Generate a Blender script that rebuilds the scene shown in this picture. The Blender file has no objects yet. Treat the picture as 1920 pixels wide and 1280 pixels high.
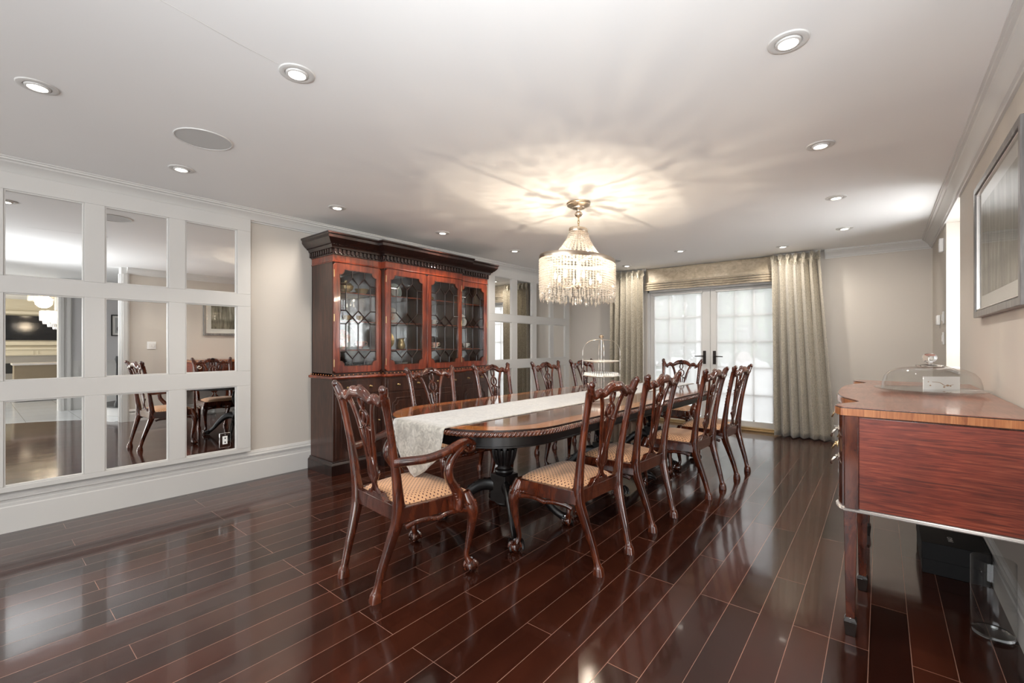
import bpy, bmesh, math, random
from mathutils import Vector, Matrix
sc = bpy.context.scene
COL = sc.collection
PI = math.pi
R = math.radians
random.seed(7)
# ---------------------------------------------------------------- camera
cam = bpy.data.cameras.new('camera'); cam.lens = 842/1920*36; cam.sensor_width = 36
cam.shift_y = 5/1920; cam.clip_start = 0.05
co = bpy.data.objects.new('camera', cam); COL.objects.link(co)
co.location = (0, 0, 1.23); co.rotation_euler = (R(90), 0, math.atan2(692, 842)); sc.camera = co
# ---------------------------------------------------------------- world, exposure
vs = sc.view_settings
vs.view_transform = 'Standard'; vs.look = 'None'; vs.gamma = 1; vs.use_curve_mapping = False; vs.exposure = 0.25
w = bpy.data.worlds.new('sky'); sc.world = w; w.use_nodes = True
bg = w.node_tree.nodes['Background']; bg.inputs[0].default_value = (0.97, 0.98, 1.0, 1); bg.inputs[1].default_value = 2.0

def area(name, loc, rot, sx, sy, power, col=(1, 1, 1), spread=180):
    l = bpy.data.lights.new(name, 'AREA'); l.shape = 'RECTANGLE'; l.size = sx; l.size_y = sy
    l.energy = power; l.color = col; l.spread = R(spread)
    o = bpy.data.objects.new(name, l); COL.objects.link(o); o.location = loc; o.rotation_euler = rot
    return o
# unseen fill lights added behind camera, in hall, in living room; recess window daylight
area('rear_fill_light', (-2.0, -2.86, 1.35), (R(90), 0, 0), 3.4, 1.9, 40, (0.96, 0.98, 1.0))  # soft fill added behind the camera, where no window is known
area('hall_fill_light', (3.0, -2.86, 1.35), (R(90), 0, R(10)), 2.0, 1.9, 70, (0.95, 0.98, 1.0))  # added fill for the hall, source out of view
area('ceiling_bounce_flash', (0.12, -0.40, 1.45), Vector((-0.62, 1.15, 1.0)).to_track_quat('-Z', 'Y').to_euler(), 0.4, 0.4, 40, (0.93, 0.97, 1.0), 130)
area('recess_window_daylight', (0.865, 5.225, 1.68), (0, R(90), 0), 1.0, 0.65, 28, (0.97, 0.99, 1.0), 125)
area('living_fill_light', (7.0, -2.86, 1.5), (R(90), 0, 0), 2.5, 1.8, 60, (1.0, 0.93, 0.82))  # added warm fill for the living room, source out of view

# ---------------------------------------------------------------- helpers
def crom(pts, n=6):
    """Catmull-Rom resample of tuples of any length"""
    out = []; P = [pts[0]] + list(pts) + [pts[-1]]
    for i in range(1, len(P)-2):
        a, b, c, d = P[i-1], P[i], P[i+1], P[i+2]
        for k in range(n):
            t = k/n
            out.append(tuple(0.5*((2*b[j]) + (-a[j]+c[j])*t + (2*a[j]-5*b[j]+4*c[j]-d[j])*t*t + (-a[j]+3*b[j]-3*c[j]+d[j])*t**3) for j in range(len(b))))
    out.append(tuple(pts[-1])); return out

class MB:
    def __init__(s): s.v = []; s.f = []; s.m = []; s.mi = 0
    def add(s, vs_, fs):
        b = len(s.v); s.v += [tuple(x) for x in vs_]
        for f in fs: s.f.append(tuple(b+i for i in f)); s.m.append(s.mi)
        return s
    def box(s, x0, y0, z0, x1, y1, z1):
        x0, x1 = sorted((x0, x1)); y0, y1 = sorted((y0, y1)); z0, z1 = sorted((z0, z1))
        return s.add([(x0,y0,z0),(x1,y0,z0),(x1,y1,z0),(x0,y1,z0),(x0,y0,z1),(x1,y0,z1),(x1,y1,z1),(x0,y1,z1)],
              [(0,3,2,1),(4,5,6,7),(0,1,5,4),(1,2,6,5),(2,3,7,6),(3,0,4,7)])
    def hexa(s, lo, hi):
        return s.add(list(lo)+list(hi), [(3,2,1,0),(4,5,6,7),(0,1,5,4),(1,2,6,5),(2,3,7,6),(3,0,4,7)])
    def tube(s, pts, seg=10, up=(0,0,1), sq=2.0, closed=False, caps=True, twist=None):
        """pts: (x,y,z,ra[,rb]); ra across, rb along the frame's up; sq superellipse power"""
        n = len(pts); P = [Vector(p[:3]) for p in pts]; U = Vector(up)
        V = []
        for i in range(n):
            if closed: T = P[(i+1) % n]-P[i-1]
            else: T = P[min(i+1, n-1)]-P[max(i-1, 0)]
            if T.length < 1e-9: T = Vector((0,0,1))
            T.normalize()
            A = T.cross(U)
            if A.length < 1e-3: A = T.cross(Vector((1,0,0.01)))
            A.normalize(); B = A.cross(T).normalized()
            ra = pts[i][3]; rb = pts[i][4] if len(pts[i]) > 4 else ra
            for k in range(seg):
                a = 2*PI*k/seg + (twist*i if twist else 0); c, d = math.cos(a), math.sin(a)
                e = 2.0/sq
                V.append(P[i]+A*(ra*math.copysign(abs(c)**e, c))+B*(rb*math.copysign(abs(d)**e, d)))
        F = []
        for i in range(n if closed else n-1):
            j = (i+1) % n
            for k in range(seg):
                l = (k+1) % seg
                F.append((i*seg+k, i*seg+l, j*seg+l, j*seg+k))
        if caps and not closed:
            F.append(tuple(reversed(range(seg)))); F.append(tuple((n-1)*seg+k for k in range(seg)))
        return s.add(V, F)
    def ctube(s, pts, n=5, **k): return s.tube(crom(pts, n), **k)
    def lathe(s, prof, c=(0,0,0), seg=20, sx=1, sy=1, axis='z'):
        V = []; F = []
        for r, z in prof:
            for k in range(seg):
                a = 2*PI*k/seg; x, y = r*math.cos(a)*sx, r*math.sin(a)*sy
                if axis == 'z': V.append((c[0]+x, c[1]+y, c[2]+z))
                elif axis == 'x': V.append((c[0]+z, c[1]+x, c[2]+y))
                else: V.append((c[0]+x, c[1]-z, c[2]+y))
        for i in range(len(prof)-1):
            for k in range(seg):
                l = (k+1) % seg; F.append((i*seg+k, i*seg+l, (i+1)*seg+l, (i+1)*seg+k))
        if prof[0][0] > 1e-6: F.append(tuple(reversed(range(seg))))
        if prof[-1][0] > 1e-6: F.append(tuple((len(prof)-1)*seg+k for k in range(seg)))
        return s.add(V, F)
    def ell(s, c, r, seg=10, rings=6, M=None):
        V = []; F = []
        if not hasattr(r, '__len__'): r = (r, r, r)
        for i in range(rings+1):
            t = PI*i/rings
            for k in range(seg):
                a = 2*PI*k/seg
                p = Vector((r[0]*math.sin(t)*math.cos(a), r[1]*math.sin(t)*math.sin(a), r[2]*math.cos(t)))
                if M: p = M @ p
                V.append(Vector(c)+p)
        for i in range(rings):
            for k in range(seg):
                l = (k+1) % seg; F.append((i*seg+l, i*seg+k, (i+1)*seg+k, (i+1)*seg+l))
        return s.add(V, F)
    def prism(s, poly, f, d0, d1):
        """poly of (a,b); f(a,b,d)->xyz"""
        n = len(poly)
        V = [f(a, b, d0) for a, b in poly]+[f(a, b, d1) for a, b in poly]
        F = [tuple(reversed(range(n))), tuple(range(n, 2*n))]+[(i, (i+1) % n, n+(i+1) % n, n+i) for i in range(n)]
        return s.add(V, F)
    def ring(s, outer, inner, f, d0, d1):
        n = len(outer)
        V = [f(a,b,d0) for a,b in outer]+[f(a,b,d0) for a,b in inner]+[f(a,b,d1) for a,b in outer]+[f(a,b,d1) for a,b in inner]
        F = []
        for i in range(n):
            j = (i+1) % n
            F += [(i, n+i, n+j, j), (2*n+i, 2*n+j, 3*n+j, 3*n+i), (i, j, 2*n+j, 2*n+i), (n+i, 3*n+i, 3*n+j, n+j)]
        return s.add(V, F)
    def sweep(s, path, prof, side=1, closed=False):
        """mitred moulding: path of (x,y), prof of (out,z) closed polygon, out measured to the right (side=1) of travel"""
        n = len(path); V = []
        P = [Vector((p[0], p[1], 0)) for p in path]
        for i in range(n):
            if closed: d0 = (P[i]-P[i-1]).normalized(); d1 = (P[(i+1) % n]-P[i]).normalized()
            else:
                d1 = (P[i+1]-P[i]).normalized() if i < n-1 else None
                d0 = (P[i]-P[i-1]).normalized() if i > 0 else d1
                if d1 is None: d1 = d0
            n0 = Vector((d0.y, -d0.x, 0))*side; n1 = Vector((d1.y, -d1.x, 0))*side
            m = (n0+n1).normalized(); k = 1/max(0.3, m.dot(n0))
            for o, z in prof: V.append(P[i]+m*(o*k)+Vector((0,0,z)))
        q = len(prof); F = []
        for i in range(n if closed else n-1):
            j = (i+1) % n
            for k in range(q):
                l = (k+1) % q; F.append((i*q+k, i*q+l, j*q+l, j*q+k))
        if not closed: F += [tuple(reversed(range(q))), tuple((n-1)*q+k for k in range(q))]
        return s.add(V, F)
    def build(s, name, mats, parent=None, bevel=0, smooth=True, ang=38, solid=0):
        me = bpy.data.meshes.new(name); me.from_pydata(s.v, [], s.f)
        if not isinstance(mats, (list, tuple)): mats = [mats]
        for m in mats: me.materials.append(m)
        for p, mi in zip(me.polygons, s.m): p.material_index = mi
        bm = bmesh.new(); bm.from_mesh(me); bmesh.ops.recalc_face_normals(bm, faces=bm.faces); bm.to_mesh(me); bm.free()
        if smooth:
            me.polygons.foreach_set('use_smooth', [True]*len(me.polygons)); me.set_sharp_from_angle(angle=R(ang))
        o = bpy.data.objects.new(name, me); COL.objects.link(o)
        if parent: o.parent = parent
        if solid:
            md = o.modifiers.new('t', 'SOLIDIFY'); md.thickness = solid; md.offset = 0
        if bevel:
            md = o.modifiers.new('b', 'BEVEL'); md.width = bevel; md.segments = 2; md.limit_method = 'ANGLE'; md.angle_limit = R(40)
        return o

def thing(name, label, cat, loc=(0,0,0), rz=0, group=None):
    o = bpy.data.objects.new(name, None); COL.objects.link(o); o.empty_display_size = 0.1
    o.location = loc; o.rotation_euler = (0, 0, rz); return tag(o, label, cat, group)
def tag(o, label, cat, group=None):
    o['label'] = label; o['category'] = cat
    if group: o['group'] = group
    return o
def struct(o): o['kind'] = 'structure'; return o
def copy_tree(o, parent=None):
    c = o.copy(); COL.objects.link(c); c.parent = parent
    for ch in list(KIDS.get(o.name, [])) or [k for k in bpy.data.objects if k.parent == o]: copy_tree(ch, c)
    return c
KIDS = {}
def dup(o, loc, rz, label, group=None):
    c = copy_tree(o); c.location = loc; c.rotation_euler = (0, 0, rz); c['label'] = label
    if group: c['group'] = group
    return c

# ---------------------------------------------------------------- materials
def mat(name, col=(0.8,0.8,0.8), rough=0.5, metal=0, coat=0, spec=None, emit=None, es=0, sheen=0, trans=0):
    m = bpy.data.materials.new(name); m.use_nodes = True; b = m.node_tree.nodes['Principled BSDF']
    b.inputs['Base Color'].default_value = (*col, 1); b.inputs['Roughness'].default_value = rough
    b.inputs['Metallic'].default_value = metal; b.inputs['Coat Weight'].default_value = coat
    b.inputs['Coat Roughness'].default_value = 0.06
    if spec is not None: b.inputs['Specular IOR Level'].default_value = spec
    if sheen: b.inputs['Sheen Weight'].default_value = sheen
    if trans: b.inputs['Transmission Weight'].default_value = trans
    if emit: b.inputs['Emission Color'].default_value = (*emit, 1); b.inputs['Emission Strength'].default_value = es
    return m
def nodes(m): return m.node_tree.nodes, m.node_tree.links, m.node_tree.nodes['Principled BSDF']
def mapping(m, scale=(1,1,1), rot=(0,0,0), src='Object', loc=(0,0,0)):
    N, L, b = nodes(m); t = N.new('ShaderNodeTexCoord'); mp = N.new('ShaderNodeMapping')
    mp.inputs['Scale'].default_value = scale; mp.inputs['Rotation'].default_value = rot; mp.inputs['Location'].default_value = loc
    L.new(t.outputs[src], mp.inputs[0]); return mp.outputs[0]
def ramp(m, fac, stops):
    N, L, b = nodes(m); r = N.new('ShaderNodeValToRGB'); e = r.color_ramp.elements
    while len(e) < len(stops): e.new(0.5)
    for i, (p, c) in enumerate(stops): e[i].position = p; e[i].color = (*c, 1)
    L.new(fac, r.inputs[0]); return r.outputs[0]
def noise(m, vec, scale, detail=4, rough=0.55, dist=0):
    N, L, b = nodes(m); n = N.new('ShaderNodeTexNoise'); n.inputs['Scale'].default_value = scale
    n.inputs['Detail'].default_value = detail; n.inputs['Roughness'].default_value = rough; n.inputs['Distortion'].default_value = dist
    L.new(vec, n.inputs['Vector']); return n.outputs[0]
def bump(m, h, strength=0.2, dist=0.002):
    N, L, b = nodes(m); bp = N.new('ShaderNodeBump'); bp.inputs['Strength'].default_value = strength; bp.inputs['Distance'].default_value = dist
    L.new(h, bp.inputs['Height']); L.new(bp.outputs[0], b.inputs['Normal']); return bp
def wood(name, dark, mid, light, scale=(14,14,1.6), rough=0.28, coat=0.6, nb=1.0, blot=True):
    m = mat(name, mid, rough, coat=coat); N, L, b = nodes(m)
    v = mapping(m, scale); n1 = noise(m, v, 2.2*nb, 5, 0.6, 1.0)
    c = ramp(m, n1, [(0.3, dark), (0.5, mid), (0.72, light)])
    if blot:
        v2 = mapping(m, (1.6,1.6,1.2)); n2 = noise(m, v2, 2.0, 3)
        mx = N.new('ShaderNodeMix'); mx.data_type = 'RGBA'; mx.blend_type = 'MULTIPLY'; mx.inputs[0].default_value = 0.7
        c2 = ramp(m, n2, [(0.32, (0.45,0.4,0.4)), (0.62, (1.1,1.05,1.0))])
        L.new(c, mx.inputs[6]); L.new(c2, mx.inputs[7]); c = mx.outputs[2]
    L.new(c, b.inputs['Base Color']); return m

M = {}
M['ceiling'] = mat('ceiling_paint', (0.86,0.855,0.845), 0.8)
M['wall'] = mat('beige_wall_paint', (0.60,0.555,0.50), 0.75)
bump(M['wall'], noise(M['wall'], mapping(M['wall']), 260, 2), 0.06, 0.001)
M['hallwall'] = mat('grey_wall_paint', (0.62,0.61,0.61), 0.75)
M['white'] = mat('white_trim_paint', (0.63,0.62,0.60), 0.38)
M['mirror'] = mat('mirror_silver', (0.88,0.88,0.87), 0.0, metal=1)
M['plastic'] = mat('white_plastic', (0.85,0.85,0.84), 0.35)
M['mah'] = wood('polished_mahogany', (0.018,0.004,0.002), (0.082,0.016,0.006), (0.18,0.042,0.014), scale=(7,7,2.2), rough=0.2, coat=0.9)
M['mahd'] = wood('dark_mahogany', (0.007,0.003,0.0025), (0.017,0.006,0.0045), (0.036,0.012,0.008), rough=0.3, coat=0.3)
M['mahr'] = wood('carved_edge_mahogany', (0.03,0.008,0.005), (0.085,0.024,0.012), (0.17,0.055,0.025), rough=0.22, coat=0.8, blot=False)
M['ebony'] = wood('blackened_carved_wood', (0.003,0.0025,0.0025), (0.007,0.005,0.005), (0.012,0.008,0.007), rough=0.38, coat=0.15)
M['cab'] = wood('cabinet_mahogany', (0.022,0.009,0.006), (0.050,0.018,0.011), (0.090,0.034,0.021), rough=0.35, coat=0.3)
M['cabr'] = wood('flame_mahogany_cabinet', (0.075,0.012,0.006), (0.21,0.034,0.012), (0.38,0.080,0.028), scale=(9,9,1.2), rough=0.28, coat=0.6)
M['cabi'] = mat('cabinet_inside', (0.16,0.10,0.075), 0.5)
M['panel'] = wood('sideboard_end_mahogany', (0.10,0.020,0.012), (0.25,0.042,0.022), (0.40,0.10,0.05), scale=(3,3,60), rough=0.38, coat=0.25)
M['sidetop'] = wood('sideboard_top_mahogany', (0.20,0.065,0.040), (0.30,0.105,0.062), (0.40,0.155,0.095), scale=(26,2.5,3), rough=0.3, coat=0.5)
M['cross'] = wood('crossbanded_veneer', (0.30,0.09,0.03), (0.45,0.16,0.055), (0.60,0.26,0.10), scale=(30,30,2), rough=0.3, coat=0.6, blot=False)
M['field'] = wood('table_field_veneer', (0.11,0.035,0.014), (0.20,0.07,0.028), (0.30,0.12,0.05), scale=(16,1.8,3), rough=0.10, coat=1.0)
M['band'] = wood('table_crossband_veneer', (0.40,0.12,0.025), (0.60,0.20,0.04), (0.74,0.30,0.08), scale=(14,14,3), rough=0.12, coat=1.0, blot=False)
M['string'] = mat('ebony_stringing', (0.015,0.010,0.008), 0.25, coat=0.8)
M['bead'] = mat('pale_metal_beading', (0.72,0.68,0.65), 0.3, metal=0.6)
M['brass'] = mat('aged_brass', (0.50,0.36,0.19), 0.3, metal=1)
M['champ'] = mat('champagne_leaf_metal', (0.62,0.53,0.43), 0.32, metal=1)
M['silver'] = mat('silver_wire', (0.80,0.76,0.70), 0.2, metal=1)
M['bronze'] = mat('oil_rubbed_bronze', (0.035,0.028,0.025), 0.35, metal=0.8)
M['iron'] = mat('black_iron', (0.02,0.02,0.02), 0.4)
M['pewter'] = wood('grey_frame_wood', (0.10,0.095,0.09), (0.17,0.16,0.155), (0.25,0.24,0.23), rough=0.35, coat=0.3, blot=False)
M['gold'] = mat('gilt_frame', (0.70,0.48,0.24), 0.3, metal=1)
M['china'] = mat('white_china', (0.82,0.81,0.78), 0.15, coat=0.6)
M['pink'] = mat('pink_glaze', (0.75,0.42,0.35), 0.2, coat=0.6)
M['redg'] = mat('red_glaze', (0.45,0.03,0.02), 0.15, coat=0.8)
M['felt'] = mat('white_felt_pad', (0.8,0.78,0.75), 0.9)
M['blackbox'] = mat('black_matte_card', (0.007,0.007,0.008), 0.65)
M['print'] = mat('silver_print', (0.6,0.6,0.6), 0.4)
M['paper'] = mat('white_paper', (0.82,0.80,0.76), 0.7)
M['dark'] = mat('dark_void', (0.01,0.01,0.01), 0.6)
M['stone'] = mat('grey_stone', (0.30,0.28,0.25), 0.5)
M['tv'] = mat('black_screen', (0.01,0.01,0.012), 0.08)

# seat fabric : gold ground with a diamond lattice of dark spots
m = mat('spotted_gold_fabric', (0.68,0.38,0.17), 0.75, sheen=0.2); M['seat'] = m
N, L, b = nodes(m)
t = N.new('ShaderNodeTexCoord'); sp = N.new('ShaderNodeSeparateXYZ'); L.new(t.outputs['Object'], sp.inputs[0])
def mth(N, L, op, a, b_=None, c=None):
    n = N.new('ShaderNodeMath'); n.operation = op
    for i, x in enumerate((a, b_, c)):
        if x is None: continue
        if isinstance(x, (int, float)): n.inputs[i].default_value = x
        else: L.new(x, n.inputs[i])
    return n.outputs[0]
f1 = mth(N, L, 'MULTIPLY', mth(N, L, 'ADD', sp.outputs[0], sp.outputs[1]), 40.0)
f2 = mth(N, L, 'MULTIPLY', mth(N, L, 'SUBTRACT', sp.outputs[0], sp.outputs[1]), 40.0)
d1 = mth(N, L, 'SUBTRACT', mth(N, L, 'FRACT', mth(N, L, 'ADD', f1, 100.0)), 0.5)
d2 = mth(N, L, 'SUBTRACT', mth(N, L, 'FRACT', mth(N, L, 'ADD', f2, 100.0)), 0.5)
rr = mth(N, L, 'ADD', mth(N, L, 'MULTIPLY', d1, d1), mth(N, L, 'MULTIPLY', d2, d2))
fac = mth(N, L, 'LESS_THAN', rr, 0.048)
mx = N.new('ShaderNodeMix'); mx.data_type = 'RGBA'; L.new(fac, mx.inputs[0])
mx.inputs[6].default_value = (0.72,0.40,0.21,1); mx.inputs[7].default_value = (0.11,0.022,0.018,1)
L.new(mx.outputs[2], b.inputs['Base Color'])
bump(m, noise(m, mapping(m, (1,1,1)), 700, 2), 0.25, 0.001)

# floor planks run along Y
m = mat('cherry_plank_floor', (0.1,0.03,0.02), 0.13, coat=0.3); M['floor'] = m
N, L, b = nodes(m); b.inputs['Coat Roughness'].default_value = 0.05
v = mapping(m, (1,1,1), (0,0,R(90)), 'Object', (0,0.038,0))
br = N.new('ShaderNodeTexBrick'); L.new(v, br.inputs['Vector']); br.offset = 0.37; br.offset_frequency = 3; br.squash = 1
for k, x in dict(Scale=1.0).items(): br.inputs[k].default_value = x
br.inputs['Mortar Size'].default_value = 0.0013; br.inputs['Mortar Smooth'].default_value = 0.1; br.inputs['Bias'].default_value = 0
br.inputs['Brick Width'].default_value = 1.15; br.inputs['Row Height'].default_value = 0.13
br.inputs['Color1'].default_value = (0.020,0.006,0.004,1); br.inputs['Color2'].default_value = (0.062,0.017,0.009,1); br.inputs['Mortar'].default_value = (0.30,0.18,0.14,1)  # pale joint colour paints the glint of the plank bevels
vg = mapping(m, (22,1.6,1)); ng = noise(m, vg, 2.5, 5, 0.6, 0.8)
cg = ramp(m, ng, [(0.3, (0.82,0.8,0.8)), (0.7, (1.15,1.12,1.1))])
vg2 = mapping(m, (2.5,1.0,1)); cg2 = ramp(m, noise(m, vg2, 1.2, 2), [(0.35, (0.75,0.75,0.75)), (0.65, (1.2,1.15,1.1))])
mx = N.new('ShaderNodeMix'); mx.data_type = 'RGBA'; mx.blend_type = 'MULTIPLY'; mx.inputs[0].default_value = 1
mx2 = N.new('ShaderNodeMix'); mx2.data_type = 'RGBA'; mx2.blend_type = 'MULTIPLY'; mx2.inputs[0].default_value = 1
L.new(br.outputs[0], mx.inputs[6]); L.new(cg, mx.inputs[7]); L.new(mx.outputs[2], mx2.inputs[6]); L.new(cg2, mx2.inputs[7]); L.new(mx2.outputs[2], b.inputs['Base Color'])
rn = mth(N, L, 'MULTIPLY_ADD', noise(m, mapping(m, (6,2,1)), 3, 3), 0.10, 0.09); L.new(rn, b.inputs['Roughness'])
bp = bump(m, noise(m, mapping(m, (1,1,1)), 3.5, 2), 0.10, 0.02)
bp2 = N.new('ShaderNodeBump'); bp2.inputs['Strength'].default_value = 0.35; bp2.inputs['Distance'].default_value = 0.001; bp2.invert = True
L.new(br.outputs['Fac'], bp2.inputs['Height']); L.new(bp.outputs[0], bp2.inputs['Normal']); L.new(bp2.outputs[0], b.inputs['Normal'])

# tile floor of the hall
m = mat('pale_tile_floor', (0.7,0.71,0.71), 0.12); M['tile'] = m; N, L, b = nodes(m)
br = N.new('ShaderNodeTexBrick'); br.offset = 0; L.new(mapping(m), br.inputs['Vector'])
br.inputs['Brick Width'].default_value = 0.6; br.inputs['Row Height'].default_value = 0.6; br.inputs['Mortar Size'].default_value = 0.004; br.inputs['Scale'].default_value = 1
br.inputs['Color1'].default_value = (0.70,0.72,0.73,1); br.inputs['Color2'].default_value = (0.66,0.68,0.69,1); br.inputs['Mortar'].default_value = (0.4,0.4,0.4,1)
L.new(br.outputs[0], b.inputs['Base Color'])

# crushed velvet runner
m = mat('silver_crushed_velvet', (0.5,0.47,0.42), 0.55, sheen=0.9); M['velvet'] = m; N, L, b = nodes(m)
nv = noise(m, mapping(m, (1,1,1)), 26, 4, 0.6, 1.6)
L.new(ramp(m, nv, [(0.35, (0.25,0.23,0.20)), (0.5, (0.36,0.335,0.29)), (0.68, (0.52,0.49,0.43))]), b.inputs['Base Color'])
bump(m, nv, 0.6, 0.004)
# curtain and shade fabrics
m = mat('woven_champagne_drape', (0.40,0.36,0.29), 0.6, sheen=0.4); M['drape'] = m; N, L, b = nodes(m)
nv = noise(m, mapping(m, (1,1,0.6)), 90, 3, 0.7)
L.new(ramp(m, nv, [(0.35, (0.27,0.24,0.185)), (0.62, (0.55,0.49,0.385))]), b.inputs['Base Color']); bump(m, nv, 0.35, 0.002)
m = mat('cream_satin_shade', (0.62,0.54,0.42), 0.4, sheen=0.4); M['roman'] = m; N, L, b = nodes(m)
nv = noise(m, mapping(m, (1,1,1.5)), 14, 3, 0.6, 0.8)
L.new(ramp(m, nv, [(0.35, (0.42,0.34,0.24)), (0.65, (0.58,0.49,0.36))]), b.inputs['Base Color']); bump(m, nv, 0.25, 0.006)

def mixmat(name, kind):
    m = bpy.data.materials.new(name); m.use_nodes = True; N, L = m.node_tree.nodes, m.node_tree.links
    N.remove(N['Principled BSDF']); out = N['Material Output']
    tr = N.new('ShaderNodeBsdfTransparent'); gl = N.new('ShaderNodeBsdfGlossy'); gl.inputs['Roughness'].default_value = 0.02
    mx = N.new('ShaderNodeMixShader')
    if kind == 'glass':
        tr.inputs[0].default_value = (0.96,0.97,0.97,1)
        lw = N.new('ShaderNodeLayerWeight'); lw.inputs[0].default_value = 0.5
        f = mth(N, L, 'MULTIPLY_ADD', mth(N, L, 'POWER', lw.outputs['Facing'], 3.0), 0.55, 0.035)
        L.new(f, mx.inputs[0]); L.new(tr.outputs[0], mx.inputs[1]); L.new(gl.outputs[0], mx.inputs[2]); L.new(mx.outputs[0], out.inputs[0])
    elif kind == 'sheer':
        di = N.new('ShaderNodeBsdfTranslucent'); di.inputs[0].default_value = (0.93,0.93,0.93,1)
        d2 = N.new('ShaderNodeBsdfDiffuse'); d2.inputs[0].default_value = (0.9,0.9,0.9,1)
        m2 = N.new('ShaderNodeMixShader'); m2.inputs[0].default_value = 0.25
        L.new(di.outputs[0], m2.inputs[1]); L.new(d2.outputs[0], m2.inputs[2])
        mx.inputs[0].default_value = 0.52; L.new(tr.outputs[0], mx.inputs[1]); L.new(m2.outputs[0], mx.inputs[2]); L.new(mx.outputs[0], out.inputs[0])
    elif kind == 'crystal':
        tl = N.new('ShaderNodeBsdfTranslucent'); tl.inputs[0].default_value = (0.95,0.90,0.83,1)
        m2 = N.new('ShaderNodeMixShader'); m2.inputs[0].default_value = 0.18; gl.inputs['Roughness'].default_value = 0.05
        L.new(gl.outputs[0], m2.inputs[1]); L.new(tl.outputs[0], m2.inputs[2])
        mx.inputs[0].default_value = 0.55; L.new(tr.outputs[0], mx.inputs[1]); L.new(m2.outputs[0], mx.inputs[2]); L.new(mx.outputs[0], out.inputs[0])
    return m
M['glass'] = mixmat('clear_thin_glass', 'glass'); M['sheer'] = mixmat('white_sheer_screen', 'sheer'); M['crystal'] = mixmat('crystal_beads', 'crystal')
def emit(name, col, s):
    m = bpy.data.materials.new(name); m.use_nodes = True; N, L = m.node_tree.nodes, m.node_tree.links
    e = N.new('ShaderNodeEmission'); e.inputs[0].default_value = (*col, 1); e.inputs[1].default_value = s
    L.new(e.outputs[0], N['Material Output'].inputs[0]); return m
M['lamp'] = emit('downlight_lamp', (1.0,0.93,0.82), 9)
M['bulb'] = emit('candle_bulb', (1.0,0.86,0.68), 14)
M['leaf'] = mat('green_foliage', (0.16,0.30,0.11), 0.6)
M['patio'] = mat('pale_patio_stone', (0.6,0.6,0.6), 0.7)
M['rug'] = mat('outdoor_white', (0.85,0.85,0.85), 0.6)
# painted pictures
m = mat('misty_forest_print', (0.4,0.4,0.35), 0.5); M['forest'] = m; N, L, b = nodes(m)
v = mapping(m, (1,9,1.1)); c1 = ramp(m, noise(m, v, 2.4, 4, 0.6, 0.3), [(0.36, (0.07,0.065,0.045)), (0.5, (0.27,0.25,0.19)), (0.66, (0.55,0.53,0.46))])
gz = N.new('ShaderNodeSeparateXYZ'); L.new(mapping(m), gz.inputs[0])
zf = mth(N, L, 'MULTIPLY_ADD', gz.outputs[2], 2.6, 0.62); c2 = ramp(m, mth(N, L, 'ADD', zf, mth(N, L, 'MULTIPLY', noise(m, mapping(m), 7, 3), 0.25)), [(0.28, (0.50,0.46,0.38)), (0.42, (0.24,0.22,0.15)), (0.55, (1,1,1))])
mx = N.new('ShaderNodeMix'); mx.data_type = 'RGBA'; mx.blend_type = 'MULTIPLY'; mx.inputs[0].default_value = 0.75
L.new(c1, mx.inputs[6]); L.new(c2, mx.inputs[7]); L.new(mx.outputs[2], b.inputs['Base Color'])
# ================================================================= ROOM
XL, XR, YB, H, YR = -4.42, 0.46, 7.08, 2.44, -3.0
b = MB(); b.box(XL-0.15, YR-0.15, -0.12, 2.2, YB+0.14, 0); struct(b.build('floor', M['floor'], smooth=False))
# pale tile of the hall, edge running away from the dining room
b = MB(); b.prism([(0.62,1.50),(1.25,1.22),(1.55,0.75),(1.75,0.2),(2.0,YR-0.1),(14.2,YR-0.1),(14.2,5.0),(0.62,5.0)], lambda x,y,d:(x,y,d), -0.10, 0.004)
struct(b.build('floor_hall', M['tile'], smooth=False))
b = MB(); b.box(XL-0.15, YR-0.15, H, 14.3, YB+0.14, H+0.12); struct(b.build('ceiling', M['ceiling'], smooth=False))
b = MB(); b.box(XL-0.15, YR-0.15, 0, XL, YB+0.15, H); struct(b.build('wall_left', M['wall'], smooth=False))
# back wall with french-door opening x -2.96..-1.09, z 0..2.10
b = MB(); b.box(XL, YB, 0, -2.96, YB+0.15, H); b.box(-1.09, YB, 0, 1.0, YB+0.15, H); b.box(-2.96, YB, 2.10, -1.09, YB+0.15, H)
struct(b.build('wall_back', M['wall'], smooth=False))
# right wall y 1.62.. with a deep window recess y 4.56..5.69, z 1.03..2.335
WT = 0.42
b = MB(); b.box(XR, 1.62, 0, XR+0.15, 4.76, H); b.box(XR, 5.69, 0, XR+WT, YB, H)
b.box(XR, 4.76, 0, XR+WT, 5.69, 1.03); b.box(XR, 4.76, 2.335, XR+WT, 5.69, H); b.box(XR+0.15, 4.60, 0, XR+WT, 4.76, H)
struct(b.build('wall_right', M['wall'], smooth=False))
# unseen rear wall, with wide openings added to admit fill light
b = MB(); b.box(XL, YR-0.15, 0, 9.2, YR, 0.35); b.box(XL, YR-0.15, 2.35, 9.2, YR, H); b.box(XL, YR-0.15, 0.35, -3.8, YR, 2.35)
b.box(-0.2, YR-0.15, 0.35, 1.9, YR, 2.35); b.box(4.1, YR-0.15, 0.35, 5.6, YR, 2.35); b.box(8.4, YR-0.15, 0.35, 9.2, YR, 2.35)
struct(b.build('wall_rear', M['wall'], smooth=False))
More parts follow.
